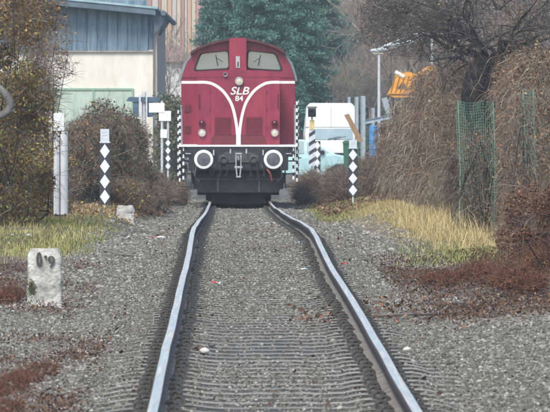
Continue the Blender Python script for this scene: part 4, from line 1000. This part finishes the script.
# red-brown bush at the right edge
thicket('red_leaved_shrub', 'red brown leafy shrub spilling in at the right edge', 70, 78, P(512, 0, 74).x, P(600, 0, 74).x, P(0, 184, 74).z, 208, 1.3, m_redl, 5200, m_vine2, shape='wall', droop=.2, tw=.004, lsz=.022, extra=(m_brl, 1500, (0, 1)))

for k, (pa, pb, yb, dd, hh_, lab, ds, mm) in enumerate(((488, 548, 290, 64.5, .24, 'low dull red scrub at the lower right edge below the red leaved shrub', .5, 0), (452, 510, 274, 69, .16, 'low rusty scrub between the straw and the gravel on the right', .4, 0), (418, 470, 272, 69.5, .10, 'thin rusty scrub where the right gravel begins', .25, 0), (520, 560, 262, 72.5, .3, 'twiggy brown scrub under the red leaved shrub', .5, 1),
        (-10, 34, 345, 45.5, .045, 'reddish scrub on the gravel at the lower left edge', .35, 0), (-14, 24, 372, 42, .03, 'small reddish scrub nearest the lower left corner', .3, 0), (18, 62, 338, 47.5, .03, 'thin reddish scrub right of the lower left scrub', .22, 0), (-5, 25, 282, 63, .1, 'rusty weeds left of the marker stone', .3, 0))):
    xa_, xb_ = P(pa, 0, dd).x, P(pb, 0, dd).x
    thicket('low_scrub', lab, dd-2.2, dd+2.2, xa_, xb_, gz((xa_+xb_)/2, dd)+hh_, 400+k, ds, m_redl if not mm else m_brl, int(4200*ds), m_redl, shape='mound', droop=.0, group='low reddish scrub beside the track', tw=.003 if dd > 50 else .0022, lsz=.013 if dd > 50 else .009)
# curled grey limb at the left edge
A = [P(-14, 84, 92), P(-4, 87, 92), P(4, 93, 92), P(10, 103, 92), P(8, 111, 92), P(-2, 116, 92), P(-14, 112, 92)]
lm = thing('curled_limb', 'grey curled dead limb poking in at the left edge', 'dead limb', (A[0].x, 92, gz(A[0].x, 92)))
pts = catm([tuple(a-lm.location) for a in A]); MB().tube(pts, [.055]*len(pts), 10).tube([tuple(A[4]-lm.location), tuple(P(15, 110, 92)-lm.location)], [.06, .01], 6).tube([tuple(A[0]-lm.location), (-.25, .1, 1), (-.3, .1, -.1)], [.08, .1, .12], 8).build('bark', mat('grey_dead_wood', (.08, .077, .074), (.19, .18, .175), rough=.95, scale=9, bump=.6), lm, smooth=True)

# bare trees
def grow(r_, p, dv, L, rad, lev, lines, spread=.6, grav=0., nb=(2, 4), minr=.004, curl=.18):
    k = 4; pts = [p.copy()]; rs = [rad]; q = p.copy(); dd = dv.copy()
    for i in range(k):
        dd = dd+r_.normal(size=3)*curl; dd[2] += grav*(i+1)/k; dd /= np.linalg.norm(dd); q = q+dd*L/k; pts.append(q.copy()); rs.append(max(minr*.6, rad*(1-.55*(i+1)/k)))
    lines.append((pts, rs))
    if lev == 0: return
    for _ in range(r_.integers(nb[0], nb[1]+1)):
        i = r_.integers(1, k+1); a = r_.normal(size=3); nd = dd+a*spread; nd[2] += .1+grav; nd /= np.linalg.norm(nd)
        grow(r_, pts[i], nd, L*r_.uniform(.58, .85), max(minr, rs[i]*.72), lev-1, lines, spread, grav, nb, minr, curl)
    nd = dd+r_.normal(size=3)*.25; nd /= np.linalg.norm(nd); grow(r_, pts[-1], nd, L*.78, max(minr, rs[-1]), lev-1, lines, spread, grav, nb, minr, curl)
# dark forked leaning tree over the right thickets
d = 106; bx = P(482, 0, d).x
tr = thing('forked_tree', 'dark forked bare tree with a dense web of twigs over the right thickets', 'tree', (bx, d, gz(bx, d)))
z_ = lambda py: P(0, py, d).z-tr.location.z
x_ = lambda px: P(px, 0, d).x-bx
MB().tube(catm([(x_(486), .0, -.1), (x_(484), .0, z_(160)), (x_(479), 0, z_(120)), (x_(473), 0, z_(96)), (x_(478), 0, z_(74)), (x_(487), 0, z_(57))], 5), [.17]*8+[.20]*8+[.19]*6+[.16]*4, 10).tube([(x_(480), .02, z_(92)), (x_(487), .05, z_(76)), (x_(499), .1, z_(56))], [.15, .15, .13], 9).build('trunk', m_bark, tr, smooth=True)
r_ = np.random.default_rng(77); lines = []
starts = [((487, 57), (-1, .1, .45), 1.15, .05), ((487, 57), (-.75, -.3, .7), 1.1, .05), ((487, 57), (-.3, .3, 1), 1., .05), ((487, 57), (-1, .3, .12), 1.2, .045), ((499, 56), (.6, .1, .8), 1.0, .05), ((499, 56), (.9, -.2, .4), 1., .045), ((499, 56), (.1, .2, 1), 1., .05),
          ((478, 74), (-1, .0, .5), .9, .03), ((487, 57), (-.6, -.1, .5), 1.1, .05), ((499, 56), (.3, -.3, .7), 1.0, .04), ((499, 56), (-.8, -.3, .7), 1.0, .04), ((487, 57), (-.9, .3, .8), 1.15, .05), ((487, 57), (-1, -.1, .3), 1.25, .045), ((499, 56), (.5, .3, .5), 1., .04)]
for (a, c), dv, L, rad in starts:
    grow(r_, np.array([x_(a), .05, z_(c)]), np.array(dv, float)/np.linalg.norm(dv), L, rad, 5, lines, .7, -.04, (2, 3), .0036, .24)
lines = [l_ for l_ in lines if not any((p_[0] < x_(436) and p_[2] < z_(66-(430-min(430, 482+(p_[0]/d*F)))*.25)) or p_[2] < z_(96) or p_[0] < x_(352) for p_ in l_[0])]
V1, F1 = segs(*polys_to_segs(lines)); npmesh('crown', V1, F1, m_twigd, tr)
r2 = np.random.default_rng(3); ends = np.array([l[0][-1] for l in lines]); pick = ends[r2.integers(0, len(ends), 420)]
pk = pick[(pick[:, 0] > x_(500))|(r2.uniform(size=len(pick)) < .15)]
V3, F3 = leaves(pk+r2.normal(size=pk.shape)*.04, .028, r2); npmesh('dry_leaves', V3, F3, m_autumn, tr)
# a second bare crown from the right edge nearer the camera
tr = thing('bare_tree', 'bare grey tree leaning in from the right picture edge', 'tree', (P(575, 0, 112).x, 112, gz(5, 112))); lines = []
lines.append(([np.array([0., 0, -.1]), np.array([.02, 0, 1.2]), np.array([-.1, 0, 2.3])], [.12, .1, .09])); V1, F1 = segs(*polys_to_segs(lines)); npmesh('trunk', V1, F1, m_bark, tr); lines = []
for dv in ((-1, 0, .5), (-.8, .2, 1), (-1, -.2, .1), (-.2, .1, 1), (.6, 0, 1), (-1, .1, .8)): grow(r_, np.array([-.1, 0, 2.25]), np.array(dv, float)/np.linalg.norm(dv), 1.15, .05, 4, lines, .55, -.02, (2, 3), .0045, .18)
V1, F1 = segs(*polys_to_segs(lines)); npmesh('crown', V1, F1, m_twig, tr)

thicket('vine_wisps', 'pale thin vine stems hanging over the wide green netting', 90.5, 92, P(462, 0, 91).x, P(486, 0, 91).x, P(0, 125, 91).z, 132, .12, m_brl, 160, m_twig, droop=1.0, group=TG, tw=.005, lsz=.02)
thicket('vine_wisps', 'pale thin vine stems hanging over the narrow green netting', 81.6, 83, P(515, 0, 82).x, P(532, 0, 82).x, P(0, 80, 82).z, 133, .14, m_brl, 200, m_twig, droop=1.0, group=TG, tw=.005, lsz=.02)
# green netting on the right fence
m_net = mat('green_plastic_netting', (.10, .24, .17), (.17, .33, .25), rough=.7, scale=4)
def netting(cols, yt, yb, d, label):
    ft = P(cols[0], yb, d); t = thing('green_netting', label, 'netting', (ft.x, d, gz(ft.x, d)), group='green nettings on the right fence')
    W_ = (cols[1]-cols[0])*d/F; zt_ = P(0, yt, d).z-t.location.z; r_ = np.random.default_rng(int(cols[0]))
    nx_, nz_ = max(3, int(W_/.03)), int((zt_+.05)/.04); A, B = [], []
    def pt(i, j):
        x = W_*i/nx_; z = -.03+(zt_+.03)*j/nz_; return (x+.03*math.sin(z*3)+(.0 if j < nz_-3 else .02*math.sin(i)), .07*math.sin(x*26+z*1.2)+.03*math.sin(z*5), z-.03*abs(math.sin(x*9))*(j/nz_))
    for i in range(nx_+1):
        for j in range(nz_+1):
            if j < nz_: A.append(pt(i, j)); B.append(pt(i, j+1))
            if i < nx_: A.append(pt(i, j)); B.append(pt(i+1, j))
    A, B = np.array(A), np.array(B); V1, F1 = segs(A, B, .0036, .0036); npmesh('mesh', V1, F1, m_net, t)
    # folded double edge that reads as a solid green strip
    for xx in (0, W_): MB().tube([(xx, .02, -.1), (xx+.02, .03, zt_*.5), (xx-.01, .02, zt_)], .009, 6).build('net_edge', m_net, t)
netting((459, 494), 101, 224, 92.5, 'wide green netting hanging below the dark forked trunk')
netting((524, 534), 90, 195, 83.5, 'narrow strip of green netting near the right picture edge')
# far trees: prototypes copied
def bare_proto(seed, Hh, label, lev=5, m=None, name='bare_tree', sp=.5):
    r_ = np.random.default_rng(seed); t = thing(name, label, 'tree', group='bare trees behind the locomotive'); lines = []
    n_ = r_.integers(2, 4); b = MB()
    for k in range(n_):
        top = np.array([r_.normal()*.5, r_.normal()*.4, Hh*.35]); b.tube([(0.15*k, 0, -.3), tuple(top*.5+np.array([0, 0, 0])), tuple(top)], [Hh*.010, Hh*.008, Hh*.007], 7)
        for _ in range(3): dv = np.array([r_.normal()*.45, r_.normal()*.45, 1]); grow(r_, top, dv/np.linalg.norm(dv), Hh*.22, Hh*.007, lev, lines, sp, .02, (2, 3), .012, .14)
        dv = np.array([r_.normal(), r_.normal(), .5]); grow(r_, top*.6, dv/np.linalg.norm(dv), Hh*.18, Hh*.005, lev-1, lines, sp, .02, (2, 3), .012, .14)
    b.build('trunk', m_bark, t); V1, F1 = segs(*polys_to_segs(lines)); npmesh('crown', V1, F1, m or m_fart, t); return t
protos = [bare_proto(11, 10, 'bare grey brown tree in the hazy wood behind the locomotive', 4), bare_proto(12, 12, 'bare grey brown tree in the hazy wood behind the locomotive', 4), bare_proto(13, 9, 'bare grey brown tree in the hazy wood behind the locomotive', 4)]
spots = [(176, 300), (322, 345), (340, 310), (326, 352), (352, 335), (370, 310), (388, 340), (400, 300), (420, 320), (445, 300), (470, 330), (500, 310), (530, 320),
         (310, 350), (335, 360), (360, 365), (392, 370), (430, 365), (480, 370), (540, 360), (-20, 340), (345, 400), (375, 410), (410, 400), (305, 400)]
for i, (px_, dd) in enumerate(spots):
    o = protos[i] if i < 3 else copy_tree(protos[i % 3]); q = P(px_, 0, dd)
    o['label'] = 'hazy bare tree in the wood left of the conifers' if px_ < 250 else 'hazy bare tree between the conifers and the pale street lamp' if px_ < 380 else 'hazy bare tree in the wood behind the right thickets'
    o.location = (q.x, dd, gz(q.x, dd)); o.rotation_euler = (0, 0, rnd.uniform(0, 6.28)); s_ = rnd.uniform(.75, 1.2) if i > 5 else rnd.uniform(.55, .75); o.scale = (s_, s_, s_*rnd.uniform(.9, 1.1))
nm = {}
# conifers
m_needle2 = mat('pale_conifer_needles', (.06, .12, .08), (.11, .19, .13), rough=.8, island=True, c3=(.17, .27, .18))
def conifer(px_, dd, Hh, rad, seed, label, m=m_needle):
    r_ = np.random.default_rng(seed); q = P(px_, 0, dd); t = thing('conifer', label, 'tree', (q.x, dd, gz(q.x, dd)), group='conifers behind the locomotive')
    MB().tube([(0, 0, -.3), (0, 0, Hh)], [rad*.09, .03], 8).build('trunk', m_bark, t)
    A, B, C_ = [], [], []
    nb = int(Hh*22)
    for i in range(nb):
        h_ = Hh*(.06+.93*(i/nb)); a = r_.uniform(0, 6.283); L = rad*(1-h_/Hh)**.75*r_.uniform(.7, 1.15)+.15
        p0 = np.array([0, 0, h_]); p1 = p0+np.array([math.cos(a)*L, math.sin(a)*L, -.18*L+r_.normal()*.12]); A.append(p0); B.append(p1)
        n_ = int(130*L/rad*3)+12; tt = r_.uniform(.15, 1.0, n_)[:, None]**.7; c = p0+(p1-p0)*tt+r_.normal(size=(n_, 3))*np.array([.22, .22, .12])*(1.15-tt*.4)*rad*.35; C_.append(c)
    V1, F1 = segs(np.array(A), np.array(B), .03, .01); npmesh('branches', V1, F1, m_bark, t)
    C_ = np.concatenate(C_); V3, F3 = leaves(C_, r_.uniform(.035, .095, len(C_)), r_, asp=.35); npmesh('needles', V3, F3, m, t)
    return t
conifer(232, 290, 13, 2.1, 31, 'dark blue green conifer directly above the locomotive roof, left one')
conifer(262, 270, 12, 2.1, 32, 'large conifer directly behind the middle of the locomotive cab')
conifer(294, 285, 13, 2.1, 33, 'conifer rising right of the locomotive cab')
conifer(222, 330, 13, 1.9, 34, 'hazy conifer at the left end of the conifer row')
conifer(316, 318, 12, 2.2, 37, 'tall pale green conifer at the right end of the conifer row', m_needle2)
conifer(322, 330, 9.5, 2.4, 35, 'lower hazy conifer among bare trees right of the conifer row')
conifer(346, 350, 7.5, 2.4, 36, 'small hazy conifer low among the bare trees')

# far wood on the slope (nobody could count it)
r_ = np.random.default_rng(88); n = 60000
x = r_.uniform(-60, 60, n); y = r_.uniform(440, 620, n); g = G(x, y); hgt = r_.uniform(2, 10, n)
A = np.stack([x, y, g], 1); B = A+np.stack([r_.normal(size=n)*.8, r_.normal(size=n)*.8, hgt], 1)
mid = (A+B)/2+r_.normal(size=(n, 3))*.5; D2 = mid+np.stack([r_.normal(size=n)*1.2, r_.normal(size=n)*1.2, r_.uniform(1, 4, n)], 1)
V1, F1 = merge([segs(A, B, .06, .02), segs(mid, D2, .04, .015)]); tag(npmesh('far_wood', V1, F1, m_fart), 'brown leafless wood covering the hazy slope far behind', 'wood', kind='stuff')

# ------------------------------------------------------------------ ground plants
def blades(name, x, d, h, wd, m, label, cat, lean=.35, seed=1):
    r_ = np.random.default_rng(seed); n = len(x); z = G(x, d); a = r_.uniform(0, 6.283, n); ld = np.abs(r_.normal(size=n))*lean*h
    px_, py_ = np.cos(a), np.sin(a); b0 = np.stack([x, d, z-.01], 1); mid = b0+np.stack([px_*ld*.35, py_*ld*.35, h*.6], 1); tip = b0+np.stack([px_*ld, py_*ld, h*r_.uniform(.75, 1, n)], 1)
    sdv = np.stack([-py_, px_, np.zeros(n)], 1); sdv[:, 0] = np.where(np.abs(sdv[:, 0]) < .5, .6, sdv[:, 0]); sdv = sdv*np.asarray(wd)[..., None]/2 if np.ndim(wd) else sdv*wd/2
    V = np.stack([b0-sdv, b0+sdv, mid+sdv*.8, mid-sdv*.8, tip], 1).reshape(-1, 3); i = np.arange(n)[:, None]*5
    Fc = np.concatenate([i+np.array([[0, 1, 2]]), i+np.array([[0, 2, 3]]), i+np.array([[3, 2, 4]])], 0)
    return tag(npmesh(name, V, Fc, m), label, cat, kind='stuff')
r_ = np.random.default_rng(40)
def area(n, d0, d1, ua, ub, thr, seed, fx=1.4, fd=.5, edge=None):
    d = r_.uniform(d0, d1, n); u = r_.uniform(ua, ub, n); x = u+cx(d); k = (fbm(x*fx, d*fd, seed)+r_.normal(size=n)*.07 > thr) & (np.minimum(u-ua, ub-u) > np.abs(r_.normal(size=n))*.16) & (np.minimum(d-d0, d1-d) > np.abs(r_.normal(size=n))*1.2) & (np.abs(x) < d*275/F+1.2)
    if edge is not None: k &= edge(u, d)
    return x[k], d[k]
# straw on the right verge
x, d = area(60000, 79, 150, 1.6, 3.4, .40, 51, edge=lambda u, d: u > 1.7+.3*np.abs(r_.normal(size=len(d)))+.010*(d-80)*0+np.clip((d-125)/60, 0, 1))
blades('dry_grass', x, d, r_.uniform(.02, .17, len(x))*(.2+1.6*fbm(x*3, d*.5, 91))*np.clip((x-cx(d)-1.5)/1.1, .25, 1.1), .0034, m_straw, 'pale straw coloured dry grass on the right verge', 'dry grass', 1.7, 2)
x, d = area(5200, 80, 106, 2.2, 3.3, .48, 52); blades('tall_dry_grass', x, d, r_.uniform(.1, .6, len(x))*(.25+1.1*fbm(x*4, d*.7, 92)), .0032, m_straw, 'tall dry grass stalks at the foot of the green netting', 'dry grass', 1.0, 3)
x, d = area(60000, 74, 172, 1.5, 3.4, .42, 53, edge=lambda u, d: (d > 128+r_.normal(size=len(d))*5) | ((d < 81+r_.normal(size=len(d))*3) & (u < 3.0) & (u > 1.9+.25*r_.normal(size=len(d))))); blades('verge_grass', x, d, r_.uniform(.03, .11, len(x)), .010, m_grass, 'short green grass on the right verge', 'grass', .7, 4)
x, d = area(34000, 79, 112, -4.3, -1.9, .50, 54); blades('left_grass', x, d, r_.uniform(.02, .11, len(x))*(.3+1.4*fbm(x*3, d*.6, 93)), .006, m_grass, 'yellow green grass on the left verge', 'grass', .7, 5)
x, d = area(13000, 74, 150, -4.3, -2.1, .46, 55); blades('left_dry_grass', x, d, r_.uniform(.03, .18, len(x))*(.2+1.5*fbm(x*3, d*.5, 95)), .0035, m_straw, 'dry stalks among the weeds on the left verge', 'dry grass', 1.0, 6)
for nm_, sg, sd_ in (('rough_grass', 1, 97), ('rough_grass', -1, 98)):
    d = r_.uniform(60, 230, 26000); x = cx(d)+sg*r_.uniform(3.9, 16, 26000)
    blades(nm_, x, d, r_.uniform(.06, .3, len(x)), .02, m_straw, 'rough dry grass on the open ground beyond the %s hedge' % ('right' if sg > 0 else 'left'), 'dry grass', .9, sd_)
# red-brown low plants and fallen leaves
def litter_cover(name, x, d, sz, m, label, seed, zr=(.0, .05), cat='ground cover'):
    r2_ = np.random.default_rng(seed); C_ = np.stack([x, d, G(x, d)+r2_.uniform(zr[0], zr[1], len(x))], 1)
    u = np.abs(x-cx(d)); C_[:, 2] = np.where(u < 1.35, np.maximum(C_[:, 2], zt(d)-.158), C_[:, 2])
    V1, F1 = leaves(C_, (.35+1.3*r2_.uniform(0, 1, len(x))**2)*sz, r2_, flat=.25); return tag(npmesh(name, V1, F1, m), label, cat, kind='stuff')
xa, da = area(24000, 37, 54, -2.2, -1.2, .52, 61, 1.6, .4); xb, db_ = area(26000, 58, 76, -3.6, -1.6, .52, 62, 1.4, .4)
m_mixl = mat('dull_red_litter', (.04, .027, .018), (.13, .068, .042), rough=.9, island=True, c3=(.28, .15, .09))
litter_cover('red_ground_cover', np.concatenate([xa, xb]), np.concatenate([da, db_]), .011, m_mixl, 'reddish low ground plants on the gravel left of the track', 7, (.0, .07))
xa, da = area(60000, 57, 79, 1.3, 3.6, .38, 63, 1.5, .4); litter_cover('brown_ground_cover', xa, da, .012, m_mixl, 'red brown low ground plants and dead leaves right of the track', 8, (.0, .07))
xa, da = area(16000, 140, 230, 1.7, 5, .3, 67); litter_cover('far_weeds', xa, da, .035, m_brl, 'brown weeds and leaves on the verge right of the locomotive', 13, (0, .1))
xa, da = area(16000, 140, 230, -5, -1.7, .3, 68); litter_cover('far_weeds', xa, da, .035, m_brl, 'brown weeds and leaves on the verge left of the locomotive', 14, (0, .1))
xa, da = area(9000, 105, 160, -4, -1.9, .42, 66); litter_cover('verge_leaves', xa, da, .022, m_autumn, 'rusty weeds and leaves at the foot of the left bushes', 12, (0, .12))
xa, da = area(2600, 36, 130, -1.6, 2.2, .56, 64, 1.2, .3); litter_cover('fallen_leaves', xa, da, .018, m_mixl, 'scattered fallen brown leaves between the rails', 9, (.0, .01), 'fallen leaves')
xa, da = area(1500, 55, 64, .1, 2.4, .45, 65, 1.3, .3); litter_cover('leaf_drift', xa, da, .022, m_mixl, 'drift of brown leaves across the gravel right of the track', 10, (.0, .012), 'fallen leaves')

# larger single stones, litter and sticks
def lone(name, px_, py_, d, sz, m, label, cat, seed, flat=.6):
    q = P(px_, py_, d); r2_ = np.random.default_rng(seed); v = IV*(1+r2_.uniform(-.25, .25, (len(IV), 1)))*np.array([1.2, .9, flat])*sz
    o = npmesh(name, v, IF, m); o.location = (q.x, d, q.z+sz*.2); return tag(o, label, cat)
def gd(px_, py_):                                         # distance at which the ground shows at a photo pixel
    for dd in np.arange(36, 165, .1):
        x = (px_-PX0)*dd/F; z = max(gz(x, dd), float(zt(dd))-.165 if abs(x-float(cx(dd))) < 1.3 else -9)
        if H-(py_-PY0)*dd/F >= z: pass
        if H-(py_-PY0)*dd/F <= z: return dd
    return 100.
m_darkst = mat('dark_stone', (.06, .06, .06), (.12, .12, .12), rough=.9)
m_palest = mat('pale_stone', (.45, .42, .38), (.6, .57, .52), rough=.9)
for i, (a, b2, s_, m, lab) in enumerate(((393, 349, .035, m_darkst, 'dark angular stone just outside the right rail'), (407, 350, .035, m_palest, 'flat pale stone right of the dark angular stone'), (205, 352, .04, m_palest, 'pale oblong stone inside the left rail'), (212, 346, .03, m_darkst, 'grey stone behind the pale oblong stone inside the left rail'),
        (84, 354, .045, m_palest, 'pale stone among the red plants at lower left'), (15, 296, .05, m_palest, 'pale stone left of the marker stone'))):
    lone('loose_stone', a, b2, gd(a, b2), s_, m, lab, 'stone', 300+i)
m_lw = mat('white_plastic', (.75, .76, .78), rough=.5); m_lr = mat('red_plastic', (.6, .05, .04), rough=.5); m_lb = mat('blue_plastic_scrap', (.3, .5, .7), rough=.5)
def scrap(px_, py_, w_, h_, m, m2, label):
    d = gd(px_, py_); q = P(px_, py_, d); t = MB(); n_ = 5; s_ = w_/sc(d)
    for i in range(n_):
        for j in range(3): t.v.append((s_*(i/(n_-1)-.5), s_*.4*(j-1), .012+.35*s_*h_*rnd.random()))
    for i in range(n_-1):
        for j in range(2): t.f.append((i*3+j, i*3+3+j, i*3+4+j, i*3+1+j)); t.m.append(1 if (i < 2 and m2) else 0)
    o = t.build('litter', [m, m2 or m]); o.location = q; return tag(o, label, 'litter')
scrap(216, 285, 9, 1, m_lw, m_lr, 'red and white wrapper lying between the rails')
scrap(305, 271.5, 7, 1, m_lb, m_lw, 'pale blue plastic scrap near the right rail')
scrap(301, 244, 5, 1, m_lw, m_lb, 'small white and blue scrap beside the right rail')
scrap(269, 224, 11, .3, m_lw, None, 'flat white strip lying across the track near the locomotive')
scrap(157, 238.5, 18, .25, m_lw, m_lr, 'long white scrap with a red end on the gravel left of the track')
scrap(345, 265, 6, .8, m_lr, None, 'small rusty red scrap outside the right rail')
m_stick = mat('dead_stick', (.12, .1, .085), (.25, .22, .19), rough=.9)
def stick(pts, r, label):
    d0 = gd(*pts[0]); q0 = P(*pts[0], d0); b = MB(); Q = []
    for i, p in enumerate(pts):
        dd = gd(*p) if p[1] > 0 else d0; x = (p[0]-PX0)*dd/F; Q.append((x-q0.x, dd-q0.y, max(gz(x, dd), float(zt(dd))-.17 if abs(x-float(cx(dd))) < 1.3 else -9)-q0.z+.02))
    b.tube(Q, [r*(1-.5*i/len(Q)) for i in range(len(Q))], 6); o = b.build('stick', m_stick); o.location = q0; return tag(o, label, 'stick')
stick([(372, 318), (392, 317), (412, 316), (440, 317), (458, 315)], .014, 'long thin stick lying on the gravel right of the track')
stick([(412, 290), (420, 302), (428, 310), (432, 318)], .012, 'bent stick standing out of the leaves right of the track')
stick([(104, 252), (120, 256), (140, 258)], .014, 'thin stick lying across the gravel left of the track')

# ------------------------------------------------------------------ haze
hm = bpy.data.materials.new('haze_air'); hm.use_nodes = True; n = hm.node_tree.nodes; n.remove(n['Principled BSDF'])
pv = n.new('ShaderNodeVolumePrincipled'); pv.inputs['Density'].default_value = HAZE; pv.inputs['Color'].default_value = (.86, .97, 1, 1); pv.inputs['Anisotropy'].default_value = .2
hm.node_tree.links.new(pv.outputs[0], n['Material Output'].inputs['Volume'])
hz = MB().box(-430, 430, -70, 970, -3, 75).build('haze', hm); tag(hz, 'thin pale haze in the air over the whole scene', 'haze', kind='stuff')
